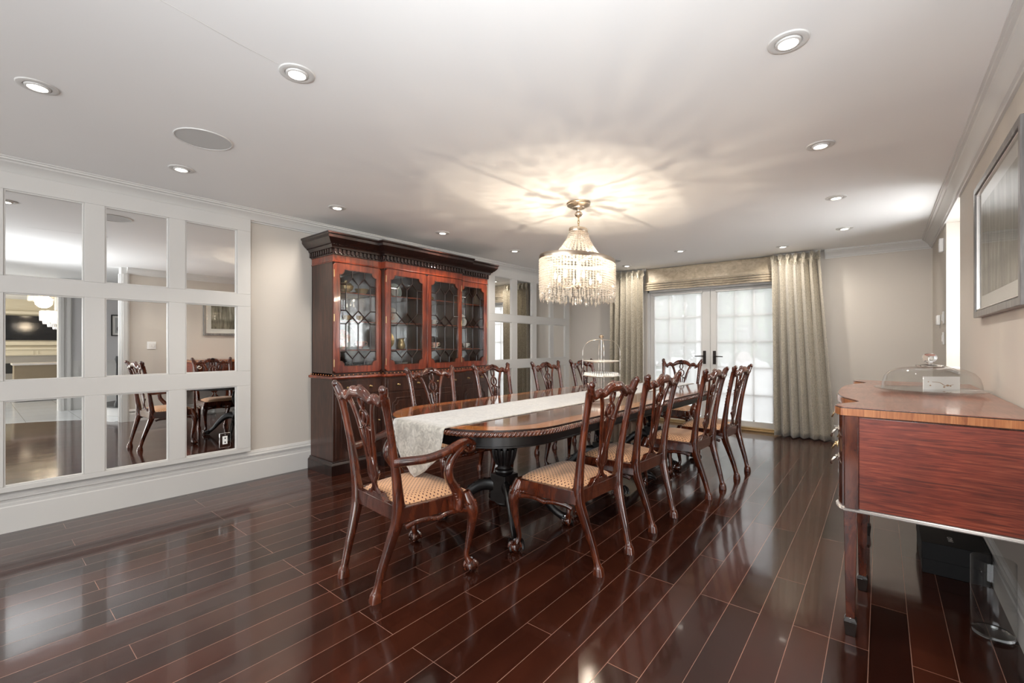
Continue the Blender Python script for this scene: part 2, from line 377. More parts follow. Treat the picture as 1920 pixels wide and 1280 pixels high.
# window panes of the recess
b = MB(); b.box(XR+WT-0.05, 4.76, 1.03, XR+WT, 4.82, 2.335); b.box(XR+WT-0.05, 5.63, 1.03, XR+WT, 5.69, 2.335); b.box(XR+WT-0.05, 4.76, 1.03, XR+WT, 5.69, 1.09); b.box(XR+WT-0.05, 4.76, 2.275, XR+WT, 5.69, 2.335); b.box(XR+WT-0.045, 5.20, 1.03, XR+WT-0.005, 5.24, 2.335)
wf = struct(b.build('window_1', M['white'], bevel=0.002))
b = MB(); b.box(XR+WT-0.028, 4.80, 1.07, XR+WT-0.022, 5.65, 2.30); b.build('pane', M['sheer'], wf, smooth=False)
b = MB(); b.box(XR-0.012, 4.75, 1.0, XR+WT-0.05, 5.70, 1.025); b.build('window_sill', M['white'], wf, bevel=0.004)

# mouldings
crown = [(0,-0.105),(0.012,-0.105),(0.014,-0.094),(0.024,-0.090),(0.026,-0.080),(0.034,-0.064),(0.048,-0.045),(0.062,-0.034),(0.066,-0.024),(0.078,-0.020),(0.080,-0.010),(0.088,-0.008),(0.088,-0.0005),(0,-0.0005)]
cr = [(o*1.14, H+z) for o, z in crown]
def base_prof(h=0.27): return [(0,0),(0.022,0),(0.022,0.165),(0.017,0.172),(0.017,0.190),(0.009,0.196),(0.009,0.212),(0.024,0.218),(0.024,0.228),(0.016,0.236),(0.016,0.246),(0.010,0.256),(0.008,0.262),(0,0.268)]
b = MB(); b.sweep([(XL, YR), (XL, YB)], cr, 1); struct(b.build('trim_1', M['white'], ang=30))
b = MB(); b.sweep([(-0.56, YB), (XR, YB), (XR, 1.62)], cr, 1); struct(b.build('trim_2', M['white'], ang=30))
b = MB(); b.sweep([(XL, YR), (XL, YB), (-3.0, YB)], base_prof(), 1); struct(b.build('baseboard_left', M['white'], ang=30))
b = MB(); b.sweep([(-1.05, YB), (XR, YB), (XR, 1.62)], [(o, z*0.72) for o, z in base_prof()], 1); struct(b.build('baseboard_right', M['white'], ang=30))

# ---------------------------------------------------------------- mirrored wall panels
def mirror_panel(name, ys, y0, y1, label):
    t = thing(name, label, 'mirror', (XL, y0, 0))
    X0, X1, XG = 0.004, 0.052, 0.030; rows = [(0.305,0.862),(0.99,1.565),(1.675,2.235)]; Z0, Z1 = 0.27, 2.345
    b = MB(); W = y1-y0
    cuts = [(a-y0, c-y0) for a, c in ys]
    b.box(X0, 0, Z0, X1-0.03, W, Z1)
    zs = [Z0]+[z for r in rows for z in r]+[Z1]
    for i in range(0, len(zs), 2): b.box(X0, 0, zs[i], X1, W, zs[i+1])
    yy = [0]+[q for c in cuts for q in c]+[W]
    for i in range(0, len(yy), 2):
        for r in rows: b.box(X0, yy[i], r[0], X1, yy[i+1], r[1])
    b.build('frame', M['white'], t, bevel=0.0025)
    for c in cuts:
        for r in rows:
            g = MB(); g.box(X0+0.01, c[0], r[0], XG, c[1], r[1]); mp = g.build('mirror_pane', M['mirror'], t, smooth=False)
            g = MB(); e = 0.009
            pr = [(c[0],r[0]),(c[1],r[0]),(c[1],r[1]),(c[0],r[1])]; pi = [(c[0]+e,r[0]+e),(c[1]-e,r[0]+e),(c[1]-e,r[1]-e),(c[0]+e,r[1]-e)]
            g.ring(pr, pi, lambda a, z, d: (d, a, z), XG-0.002, X1-0.006); g.build('bead', M['white'], mp, bevel=0.002)
    return t
mirror_panel('mirrored_wall_panel', [(0.155,0.535),(0.646,1.026),(1.136,1.516)], 0.02, 1.625, 'white panelled wall unit of nine mirrors left of the tall cabinet')
mirror_panel('mirrored_wall_panel', [(4.923,5.317),(5.447,5.835),(5.952,6.352),(6.449,6.825)], 4.78, 6.95, 'white panelled wall unit of narrow mirrors behind the chandelier, by the far corner')
# outlet on the lower mirror
t = thing('wall_outlet', 'mirror plated power outlet low on the wall mirror nearest the cabinet', 'outlet', (XL+0.031, 1.425, 0.40))
b = MB(); b.box(0, -0.042, -0.062, 0.004, 0.042, 0.062); b.build('cover_plate', M['mirror'], t, bevel=0.002)
b = MB(); b.box(0.004, -0.018, -0.034, 0.008, 0.018, 0.034); b.build('socket', M['plastic'], t, bevel=0.001)
for q in (0.017, -0.017): b = MB(); b.ell((0.0081, 0, q), (0.0008, 0.006, 0.007), 10, 6); b.build('slot', M['dark'], t)

# ---------------------------------------------------------------- french doors
YD = YB+0.05
b = MB()
b.box(-2.96, YD-0.03, 0, -2.925, YD+0.09, 2.10); b.box(-1.125, YD-0.03, 0, -1.09, YD+0.09, 2.10); b.box(-2.96, YD-0.03, 2.065, -1.09, YD+0.09, 2.10)
struct(b.build('trim_3', M['white'], bevel=0.003))
b = MB(); b.box(-2.96, YB-0.045, 0, -1.09, YB+0.09, 0.022); b.box(-2.96, YB-0.0, 0.02, -1.09, YB+0.09, 0.045); struct(b.build('trim_4', M['brass'], bevel=0.003))
def french(name, x0, x1, gx0, gx1, hx):
    b = MB(); z0, z1, g0, g1 = 0.05, 2.062, 0.125, 2.02
    b.box(x0, YD, z0, gx0, YD+0.045, z1); b.box(gx1, YD, z0, x1, YD+0.045, z1); b.box(gx0, YD, z0, gx1, YD+0.045, g0); b.box(gx0, YD, g1, gx1, YD+0.045, z1)
    d = struct(b.build(name, M['white'], bevel=0.004))
    b = MB(); b.box(gx0, YD+0.020, g0, gx1, YD+0.024, g1); b.build('pane', M['glass'], d, smooth=False)
    b = MB(); w = gx1-gx0
    for k in (1, 2): b.box(gx0+w*k/3-0.011, YD+0.014, g0, gx0+w*k/3+0.011, YD+0.030, g1)
    for z in (1.65, 1.27, 0.89, 0.50): b.box(gx0, YD+0.014, z-0.011, gx1, YD+0.030, z+0.011)
    b.build('glazing_bars', M['white'], d, bevel=0.002)
    b = MB(); b.box(gx0-0.02, YD-0.006, g0+0.02, gx1+0.02, YD-0.005, g1+0.0); s = b.build('sheer_screen', M['sheer'], d, smooth=False)
    b = MB(); b.box(gx0-0.03, YD-0.03, g1-0.012, gx1+0.03, YD-0.0005, g1+0.022); b.build('head_rail', M['white'], s, bevel=0.006)
    h = MB(); sg = -1 if hx < -2 else 1
    h.box(hx-0.022, YD-0.009, 0.93, hx+0.022, YD-0.0005, 1.13); h2 = h.build('handle_plate', M['bronze'], d, bevel=0.008)
    h = MB(); h.ctube([(hx, YD-0.005, 1.05, 0.009),(hx, YD-0.05, 1.05, 0.009),(hx+sg*0.02, YD-0.06, 1.05, 0.009),(hx+sg*0.13, YD-0.055, 1.045, 0.007)], 4); h.build('lever', M['bronze'], h2)
    return d
french('door_1', -2.923, -1.992, -2.843, -2.126, -2.072)
french('door_2', -1.988, -1.127, -1.882, -1.165, -1.93)

# roman shade
t = thing('roman_shade', 'cream satin roman shade gathered in folds above the french doors', 'window shade', (-2.01, 6.99, 2.43))
def shade_sheet(x0, x1, prof, name, parent, nx=40):
    b = MB(); n = len(prof); V = []
    for i in range(nx+1):
        x = x0+(x1-x0)*i/nx
        for j, (y, z) in enumerate(prof): V.append((x, y+0.004*math.sin(i*1.3+j*0.2)*math.sin(j*0.5), z+0.003*math.sin(i*0.5+j)))
    F = [(i*n+j, (i+1)*n+j, (i+1)*n+j+1, i*n+j+1) for i in range(nx) for j in range(n-1)]
    b.add(V, F); return b.build(name, M['roman'], parent, solid=0.004)
shade_sheet(-0.93, 0.90, [(0,0.0),(-0.001,-0.04),(-0.004,-0.10),(-0.010,-0.17),(-0.018,-0.205),(-0.014,-0.216)], 'flat_panel', t)
for k in range(4):
    z = -0.212-0.034*k
    shade_sheet(-0.93, 0.90, [(-0.006,z+0.012),(-0.012,z+0.002),(-0.045,z-0.010),(-0.064,z-0.022),(-0.060,z-0.029),(-0.030,z-0.028),(-0.004,z-0.020)], 'fold', t)

# curtains
def curtain(x0, x1, xb0, xb1, npl, label, mirror=False):
    t = thing('curtain', label, 'curtain', (0, 0, 0)); b = MB(); nx = npl*22; zs = [2.425,2.40,2.37,2.345,2.33,2.31,2.27,2.2,2.0,1.7,1.3,0.9,0.5,0.2,0.08,0.012]
    nz = len(zs); V = []
    for i in range(nx+1):
        u = i/nx; ph = u*npl*2*PI
        for j, z in enumerate(zs):
            k = max(0, min(1, (2.34-z)/2.3)); x = (x0+(x1-x0)*u)*(1-k)+(xb0+(xb1-xb0)*u)*k
            pinch = math.exp(-((z-2.335)/0.022)**2)
            amp = 0.078*(1-0.6*pinch)*(0.6 if z > 2.34 else 1)*(1+0.25*k*math.sin(i*0.05+npl))
            c = math.cos(ph); s_ = math.copysign(abs(c)**0.75, c)
            y = -amp*s_ - pinch*0.012
            if z > 2.335: y += 0.010*math.cos(ph*3)
            y += 0.014*math.sin(ph*0.37+z*0.9)*(k+0.2)+0.006*math.sin(ph*2.1+1)*k
            dx = -(x1-x0)/npl*0.10*math.sin(ph*2)*(1-pinch)+(x1-x0)/npl*0.28*pinch*-math.sin(ph)
            V.append((x+dx, 6.915+y, z))
    F = [(i*nz+j, (i+1)*nz+j, (i+1)*nz+j+1, i*nz+j+1) for i in range(nx) for j in range(nz-1)]
    b.add(V, F); b.build('fabric', M['drape'], t, solid=0.004, ang=80)
    b = MB()
    for k in range(npl):
        x = x0+(x1-x0)*(k+0.5 if False else k+0.0)/npl+(x1-x0)/npl*0.02
        for s_ in (-1, 0, 1): b.ctube([(x+s_*0.016, 6.868, 2.40, 0.004),(x+s_*0.011, 6.855, 2.365, 0.011),(x+s_*0.004, 6.858, 2.335, 0.009),(x+s_*0.007, 6.862, 2.30, 0.008),(x+s_*0.012, 6.872, 2.27, 0.003)], 4, seg=8)
    b.build('pinch_pleats', M['drape'], t)
    b = MB(); b.box(min(x0,x1), 6.955, 2.405, max(x0,x1), 6.975, 2.435); b.build('track', M['white'], t)
    return t
curtain(-1.13, -0.60, -1.10, -0.44, 6, 'floor length pinch pleated champagne drape at the right of the french doors')
curtain(-3.50, -2.93, -3.52, -2.93, 6, 'floor length pinch pleated champagne drape at the left of the french doors')

# ---------------------------------------------------------------- ceiling fixtures
def downlight_base(label):
    t = thing('recessed_ceiling_light', label, 'ceiling light', (0,0,H))
    b = MB(); b.lathe([(0.048,-0.001),(0.050,-0.006),(0.062,-0.008),(0.072,-0.005),(0.075,-0.0005)], seg=28); b.build('trim_ring', M['white'], t)
    b = MB(); b.lathe([(0.047,-0.002),(0.044,-0.010),(0.036,-0.012),(0.034,-0.004)], seg=24); b.build('gimbal', M['white'], t)
    b = MB(); b.lathe([(0.0001,-0.0075),(0.034,-0.0065),(0.034,-0.001)], seg=20); b.build('lamp', M['lamp'], t)
    return t
LT = [(-0.287,2.09,'nearest recessed ceiling light on the sideboard side of the ceiling'),
 (-0.285,3.30,'second recessed ceiling light from the front in the row above the sideboard'),
 (-0.287,4.56,'third recessed ceiling light from the front in the row above the sideboard'),
 (-0.295,5.83,'last recessed ceiling light of the right row, near the back right crown corner'),
 (-0.94,6.43,'recessed ceiling light just in front of the right hand drape'),
 (-2.01,5.88,'recessed ceiling light in front of the roman shade, between the drapes'),
 (-3.03,6.48,'recessed ceiling light beside the left drape and the far speaker grille'),
 (-3.67,4.52,'recessed ceiling light between the cabinet and the chandelier'),
 (-3.68,3.29,'recessed ceiling light above the right half of the tall cabinet'),
 (-3.72,2.09,'recessed ceiling light above the left edge of the tall cabinet'),
 (-3.73,0.945,'recessed ceiling light close to the nine mirror wall, beyond the near speaker grille'),
 (-3.055,0.214,'recessed ceiling light nearest the upper left corner of the photo'),
 (-2.015,0.94,'recessed ceiling light at the end of the fine ceiling crack')]
dl0 = None
for x, y, lab in LT:
    if dl0 is None: dl0 = downlight_base(lab); o = dl0; o['group'] = 'recessed ceiling lights'
    else: o = dup(dl0, (0,0,0), 0, lab)
    o.location = (x, y, H)
    l = bpy.data.lights.new('downlight_beam', 'SPOT'); l.energy = 30; l.color = (1.0,0.93,0.84); l.spot_size = R(115); l.spot_blend = 0.8; l.shadow_soft_size = 0.035
    lo = bpy.data.objects.new('downlight_beam', l); COL.objects.link(lo); lo.location = (x, y, H-0.025)
    aim = Vector((0, 0, -1))
    if y > 5.5: aim = Vector((0, 0.75, -1))          # gimbals turned to the drapes and the back wall
    elif x < -3.5 and y > 1.5: aim = Vector((-0.40, 0, -1))   # gimbals turned to the cabinet
    elif x < -2.5: aim = Vector((0.25, 0, -1))
    lo.rotation_euler = aim.to_track_quat('-Z', 'Y').to_euler()
def speaker(x, y, lab):
    t = thing('ceiling_speaker', lab, 'speaker', (x, y, H))
    b = MB(); b.lathe([(0.138,-0.001),(0.139,-0.006),(0.145,-0.006),(0.147,-0.0005)], seg=36); b.build('rim', M['white'], t)
    b = MB(); b.lathe([(0.0001,-0.004),(0.137,-0.004),(0.138,-0.001)], seg=36); b.build('grille', mat('speaker_mesh', (0.55,0.555,0.55), 0.7), t)
speaker(-3.09, 0.893, 'large round speaker grille in the ceiling near the nine mirror wall')
speaker(-3.04, 5.957, 'round speaker grille in the ceiling right of the chandelier')
# fine crack in the plaster
b = MB(); pts = crom([(-2.01,0.86,H,0.0015,0.0010),(-2.0,0.70,H,0.003,0.0010),(-1.97,0.52,H,0.002,0.0010),(-1.955,0.40,H,0.001,0.0008)], 5); b.tube(pts, seg=6)
tag(b.build('ceiling_crack', M['white']), 'fine plaster crack running from a recessed light in the ceiling', 'crack')

# ---------------------------------------------------------------- wall gadgets by the recess
def gadget(name, y, z, w, h, d, lab, cat, extra=None):
    t = thing(name, lab, cat, (XR, y, z)); b = MB(); b.box(-d, -w/2, -h/2, -0.0005, w/2, h/2); b.build('housing', M['plastic'], t, bevel=min(0.008, d*0.4))
    b = MB()
    if extra == 'switch': b.box(-d-0.006, -0.012, -0.03, -d, 0.012, 0.03)
    else: b.box(-d-0.002, -w*0.25, -h*0.15, -d, w*0.25, h*0.1)
    b.build('rocker' if extra else 'lens', M['china'], t, bevel=0.001)
gadget('alarm_sensor', 5.90, 2.17, 0.06, 0.13, 0.035, 'rounded white sensor high on the wall beside the window recess', 'sensor')
gadget('thermostat', 6.22, 1.47, 0.10, 0.10, 0.03, 'squarish white control box on the wall left of the light switches', 'thermostat')
gadget('light_switch', 5.86, 1.48, 0.075, 0.12, 0.012, 'upper white switch plate beside the window recess', 'light switch', 'switch')
gadget('light_switch', 5.86, 1.285, 0.075, 0.12, 0.012, 'lower white switch plate beside the window recess', 'light switch', 'switch')

# ---------------------------------------------------------------- framed print on the right wall
t = thing('framed_print', 'large grey framed misty forest print on the right wall', 'picture', (XR, 3.24, 1.765))
HW, HH = 0.58, 0.38
def rect(w, h): return [(-w,-h),(w,-h),(w,h),(-w,h)]
fy = lambda a, z, d: (-d, a, z)
b = MB(); b.ring(rect(HW,HH), rect(HW-0.035,HH-0.035), fy, 0.001, 0.034); b.ring(rect(HW-0.030,HH-0.030), rect(HW-0.042,HH-0.042), fy, 0.001, 0.024); b.build('frame', M['pewter'], t, bevel=0.003)
b = MB(); b.ring(rect(HW-0.042,HH-0.042), rect(HW-0.048,HH-0.048), fy, 0.001, 0.026); b.build('inner_slip', M['bead'], t)
b = MB(); b.box(-0.012, -HW+0.04, -HH+0.04, -0.002, HW-0.04, HH-0.04); b.build('mat_board', M['paper'], t, smooth=False)
b = MB(); b.box(-0.0135, -HW+0.12, -HH+0.12, -0.0125, HW-0.12, HH-0.12); b.build('print', M['forest'], t, smooth=False)
b = MB(); b.box(-0.0200, -HW+0.042, -HH+0.042, -0.0190, HW-0.042, HH-0.042); b.build('glazing', M['glass'], t, smooth=False)

# ================================================================= THE HALL SEEN IN THE MIRRORS
def sbox(name, m, *bx, kind=True, bevel=0):
    b = MB()
    for q in bx: b.box(*q)
    o = b.build(name, m, smooth=False, bevel=bevel)
    return struct(o) if kind else o
sbox('wall_hall', M['hallwall'], (2.9,1.25,0,3.05,4.35,H), (0.6,4.35,0,3.05,4.5,H))
b = MB(); b.box(0.435, 1.55, 0, 0.61, 1.65, H-0.10); b.box(0.425, 1.57, 0, 0.44, 1.63, H-0.1); b.box(0.48, 1.535, 0, 0.57, 1.56, H-0.1)
b.sweep([(0.44,1.66),(0.44,1.55),(0.61,1.55),(0.61,1.66)], cr, -1); struct(b.build('trim_5', M['white'], bevel=0.003))
sbox('trim_6', M['white'], (2.86,1.08,0,3.09,1.26,H), (2.83,1.10,0,2.87,1.15,H), (2.83,1.19,0,2.87,1.24,H))
sbox('trim_7', M['white'], (2.885,1.26,0,2.899,4.3,0.90), (2.875,1.26,0.88,2.895,4.3,0.92), (2.873,1.34,0.25,2.886,1.36,0.8), (2.873,1.56,0.25,2.886,1.58,0.8))
sbox('wall_living_far', mat('cream_panelling', (0.62,0.56,0.42), 0.5), (9.2,YR,0,9.35,5,H)); sbox('wall_living_side', M['hallwall'], (3.05,3.0,0,9.2,3.15,H))
# panelled mantel wall
cream = mat('cream_mantel', (0.66,0.60,0.46), 0.4)
b = MB(); b.box(9.02,0.2,1.08,9.195,2.2,1.14); b.box(9.06,0.3,0.92,9.195,2.1,1.08); b.box(9.0,0.2,0,9.195,0.42,1.08); b.box(9.0,1.98,0,9.195,2.2,1.08)
b.ring([(0.45,1.2),(1.98,1.2),(1.98,2.12),(0.45,2.12)], [(0.58,1.3),(1.85,1.3),(1.85,2.04),(0.58,2.04)], lambda a,z,d:(d,a,z), 9.12, 9.195)
for a in (0.48, 1.24): b.ring([(a,0.94),(a+0.70,0.94),(a+0.70,1.06),(a,1.06)], [(a+0.03,0.96),(a+0.67,0.96),(a+0.67,1.04),(a+0.03,1.04)], lambda q,z,d:(d,q,z), 9.04, 9.065)
mt = tag(b.build('fireplace_mantel', cream, bevel=0.004), 'cream panelled mantelpiece reflected in the left middle mirror', 'fireplace')
b = MB(); b.box(9.1,0.42,0,9.19,1.98,0.92); su = b.build('stone_surround', M['stone'], mt); 
for q in (0.62, 1.32): b = MB(); b.box(9.09,q,0.45,9.105,q+0.35,0.72); b.build('firebox', M['dark'], su)
t = thing('television', 'wide black television above the mantel, reflected in the left middle mirror', 'television', (9.19,1.22,1.67)); b = MB(); b.box(-0.07,-0.60,-0.33,0,0.60,0.33); b.build('casing', M['blackbox'], t, bevel=0.006); b = MB(); b.box(-0.074,-0.585,-0.315,-0.0705,0.585,0.315); b.build('screen', M['tv'], t)
t = thing('console_table', 'bronze toned low table in the living room mirror reflection', 'table', (5.6,0.98,0)); b = MB(); b.box(-0.3,-0.36,0.78,0.3,0.36,0.82); b.build('top', M['bead'], t, bevel=0.004); b = MB(); b.box(-0.26,-0.33,0.02,0.26,0.33,0.779); b.build('body', mat('bronze_panel', (0.22,0.17,0.11), 0.4), t)
# hall chandelier and living-room ceiling light
def tiered(name, x, y, z, r, tiers, lab, cat, drop):
    t = thing(name, lab, cat, (x, y, z))
    b = MB(); zt = 0
    for rr_, h in tiers:
        n = max(16, int(60*rr_/r))
        for k in range(n):
            a = 2*PI*k/n; b.ctube([(rr_*math.cos(a), rr_*math.sin(a), zt, 0.010),(rr_*math.cos(a), rr_*math.sin(a), zt-h/2, 0.012),(rr_*math.cos(a), rr_*math.sin(a), zt-h, 0.006)], 1, seg=6)
        zt -= h
    s_ = b.build('crystal_rods', M['crystal'], t); s_['kind'] = 'stuff'
    b = MB(); zt = 0
    for rr_, h in tiers: b.lathe([(rr_-0.008,zt),(rr_+0.014,zt),(rr_+0.014,zt+0.012),(rr_-0.008,zt+0.012)], seg=32); zt -= h
    b.lathe([(0.0,0.02),(0.06,0.02),(0.06,H-z-0.001),(0.0,H-z-0.001)], seg=12) if drop else b.lathe([(0,0.01),(r,0.01),(r,H-z-0.001),(0,H-z-0.001)], seg=24)
    b.build('metal_frame', M['champ'], t)
    for k in range(6): a = PI*k/3; b = MB(); b.ell((r*0.55*math.cos(a), r*0.55*math.sin(a), -0.07), 0.022, 8, 5); b.build('bulb', M['bulb'], t)
    l = bpy.data.lights.new(name+'_glow', 'POINT'); l.energy = 45; l.color = (1,0.82,0.6); l.shadow_soft_size = 0.15
    lo = bpy.data.objects.new(name+'_glow', l); COL.objects.link(lo); lo.location = (x, y, z-0.12)
tiered('hall_chandelier', 5.0, 1.27, 1.93, 0.27, [(0.27,0.20),(0.22,0.07),(0.15,0.06),(0.07,0.05)], 'drum crystal chandelier reflected in the left middle mirror', 'chandelier', True)
tiered('crystal_ceiling_light', 6.6, 1.18, 2.36, 0.26, [(0.26,0.12),(0.14,0.08)], 'two tier crystal ceiling light reflected in the left middle mirror', 'ceiling light', False)
# stairs
t = thing('staircase', 'curved staircase with black iron rail reflected in the central mirrors', 'stairs', (0,0,0))
def halfdisc(cx, cy, r, ymax):
    p = [(cx+r*math.cos(a), cy+r*math.sin(a)) for a in [PI+PI*k/14 for k in range(15)]]
    return p+[(cx+r, ymax), (cx-r, ymax)]
for k in range(6):
    y = 2.30+0.27*k
    b = MB(); b.prism(halfdisc(1.62, y, 0.78-0.04*min(k,2), 4.3), lambda x,y_,d:(x,y_,d), 0.005+0.175*k, 0.155+0.175*k); b.build('riser', M['white'], t)
    b = MB(); b.prism(halfdisc(1.62, y-0.03, 0.80-0.04*min(k,2), 4.3), lambda x,y_,d:(x,y_,d), 0.155+0.175*k, 0.18+0.175*k); b.build('tread', M['ebony'], t, bevel=0.004)
b = MB(); b.ctube([(1.05,1.62,1.02,0.03),(1.05,1.90,1.10,0.03),(1.10,2.6,1.55,0.03),(1.15,3.6,2.2,0.03)], 6); b.build('handrail', M['iron'], t)
b = MB(); b.lathe([(0.045,0.18),(0.045,0.24),(0.022,0.28),(0.028,0.6),(0.02,0.9),(0.04,0.98),(0.03,1.03)], (1.12,1.62,0), 14); b.build('newel_post', M['iron'], t)
for k in range(9):
    y = 1.95+0.16*k; b = MB(); b.tube([(1.1,y,0.18+0.175*max(0,int((y-2.0)/0.27)),0.009),(1.1,y,1.08+0.62*(y-1.9),0.009)], seg=8); b.build('baluster', M['iron'], t)
t = thing('framed_portrait', 'small black framed portrait photograph reflected in the centre mirror', 'picture', (2.893,1.98,1.60))
b = MB(); b.ring(rect(0.17,0.21), rect(0.15,0.19), fy, 0, 0.02); b.build('frame', M['iron'], t, bevel=0.002); b = MB(); b.box(-0.008,-0.155,-0.195,-0.002,0.155,0.195); b.build('mat_board', M['paper'], t)
b = MB(); b.box(-0.010,-0.11,-0.15,-0.0085,0.11,0.15); ph = b.build('photograph', mat('grey_photo', (0.45,0.45,0.44), 0.5), t)
b = MB(); b.ell((-0.011,0.0,0.045), (0.002,0.035,0.045), 14, 8); b.ell((-0.011,-0.01,-0.07), (0.002,0.08,0.07), 14, 8); b.build('figure', mat('dark_photo_tone', (0.2,0.19,0.18), 0.5), ph)
t = thing('light_switch', 'double white switch plate reflected in the centre mirror', 'light switch', (XR, 1.935, 1.21)); b = MB(); b.box(-0.008,-0.058,-0.06,-0.0005,0.058,0.06); b.build('cover_plate', M['plastic'], t, bevel=0.002); b = MB(); b.box(-0.013,-0.036,-0.032,-0.0085,-0.006,0.032); b.box(-0.013,0.006,-0.032,-0.0085,0.036,0.032); b.build('rocker', M['china'], t, bevel=0.001)

# ================================================================= OUTSIDE THE FRENCH DOORS
sbox('ground_patio', M['patio'], (-10,YB+0.16,-0.30,10,30,-0.05))
def hedge(name, c, r, n, seed, lab, cat):
    rnd = random.Random(seed); b = MB()
    t = thing(name, lab, cat, (c[0], c[1], -0.05))
    for i in range(n):
        d = Vector((rnd.gauss(0,1), rnd.gauss(0,1), rnd.gauss(0,1))).normalized()*(rnd.random()**0.4)
        p = Vector((d.x*r[0], d.y*r[1], c[2]+d.z*r[2])); s_ = 0.14+0.12*rnd.random(); a = Vector((rnd.gauss(0,1), rnd.gauss(0,1), rnd.gauss(0,1))).normalized(); u = a.cross(Vector((0,0,1))).normalized()
        b.add([p-a*s_, p+u*s_*0.45, p+a*s_, p-u*s_*0.45], [(0,1,2,3)])
    b.build('foliage', M['leaf'], t, smooth=False)
    b = MB(); b.ctube([(0,0,0,0.12),(0.03,0,0.8,0.09),(0,0.02,c[2],0.05)], 4); b.build('trunk', M['mahd'], t)
hedge('garden_tree', (-5.6,16.0,1.9), (1.9,1.2,2.3), 2200, 1, 'green tree seen through the left french door', 'tree')
hedge('garden_tree', (-2.4,14.5,1.7), (1.5,1.2,2.2), 2400, 2, 'green tree seen through the right french door', 'tree')
hedge('garden_tree', (-8.2,18.0,2.0), (2.2,1.2,2.2), 1800, 3, 'green tree at the far left of the patio view', 'tree')
hedge('garden_tree', (-4.2,18.5,2.4), (2.0,1.2,2.6), 1800, 4, 'green tree behind the gap between the french doors', 'tree')
def pchair(x, y, rz, lab):
    t = thing('patio_chair', lab, 'outdoor chair', (x,y,-0.05), rz, 'white patio chairs')
    b = MB(); b.prism([(-0.26,0.42),(0.26,0.42),(0.30,0.62),(0.27,0.86),(0.18,0.95),(-0.18,0.95),(-0.27,0.86),(-0.30,0.62)], lambda x_,z,d:(x_, -0.24+d-0.12*(z-0.42), z), -0.03, 0.03); b.build('back_cushion', M['rug'], t, bevel=0.01)
    b = MB(); b.box(-0.28,-0.25,0.36,0.28,0.28,0.46); b.build('seat_cushion', M['rug'], t, bevel=0.02)
    for sx in (-1,1):
        for sy in (-1,1): b = MB(); b.tube([(sx*0.25,sy*0.24,0.0,0.015),(sx*0.25,sy*0.24,0.36,0.018)], seg=8); b.build('leg', M['rug'], t)
        b = MB(); b.ctube([(sx*0.30,-0.26,0.62,0.02),(sx*0.31,0.05,0.62,0.02),(sx*0.30,0.27,0.58,0.018),(sx*0.28,0.27,0.36,0.015)], 4, seg=8); b.build('armrest', M['rug'], t)
pchair(-4.1, 11.0, R(150), 'white patio chair seen through the left french door')
pchair(-1.95, 9.3, R(160), 'white patio chair seen low through the right french door')
pchair(-2.45, 12.2, R(0), 'white patio chair with its back against the trees')
t = thing('patio_table', 'low white patio table outside the right french door', 'outdoor table', (-2.75,11.0,-0.05)); b = MB(); b.box(-0.9,-0.45,0.70,0.9,0.45,0.74); b.build('top', M['rug'], t, bevel=0.004)
for sx in (-1,1):
    for sy in (-1,1): b = MB(); b.box(sx*0.84-0.03,sy*0.4-0.03,0,sx*0.84+0.03,sy*0.4+0.03,0.70); b.build('leg', M['rug'], t)
for x, y, c, lab in ((-2.74,11.0,(0.42,0.45,0.38),'round grey green flower ball on the patio table'), (-2.36,11.0,(0.60,0.50,0.45),'round pinkish flower ball on the patio table')):
    t = thing('flower_pot', lab, 'flowers', (x, y, 0.691)); b = MB(); b.lathe([(0.05,0),(0.07,0.10),(0.075,0.10),(0.0,0.105)], seg=14); b.build('pot', M['rug'], t)
    b = MB(); rnd = random.Random(5)
    for i in range(160):
        d = Vector((rnd.gauss(0,1), rnd.gauss(0,1), rnd.gauss(0,1))).normalized()*0.12; b.ell((d.x, d.y, 0.23+d.z), 0.022, 6, 4)
    b.build('blossoms', mat('blossom', c, 0.7), t)
b = MB(); b.box(-4.0,13.0,-0.05,-3.82,13.2,2.6); b.box(-1.98,12.0,-0.05,-1.84,12.2,2.8); b.box(-6.5,12.0,2.72,3.0,12.25,2.9)
tag(b.build('pergola', M['rug']), 'white pergola posts and beam seen through the french doors', 'pergola')
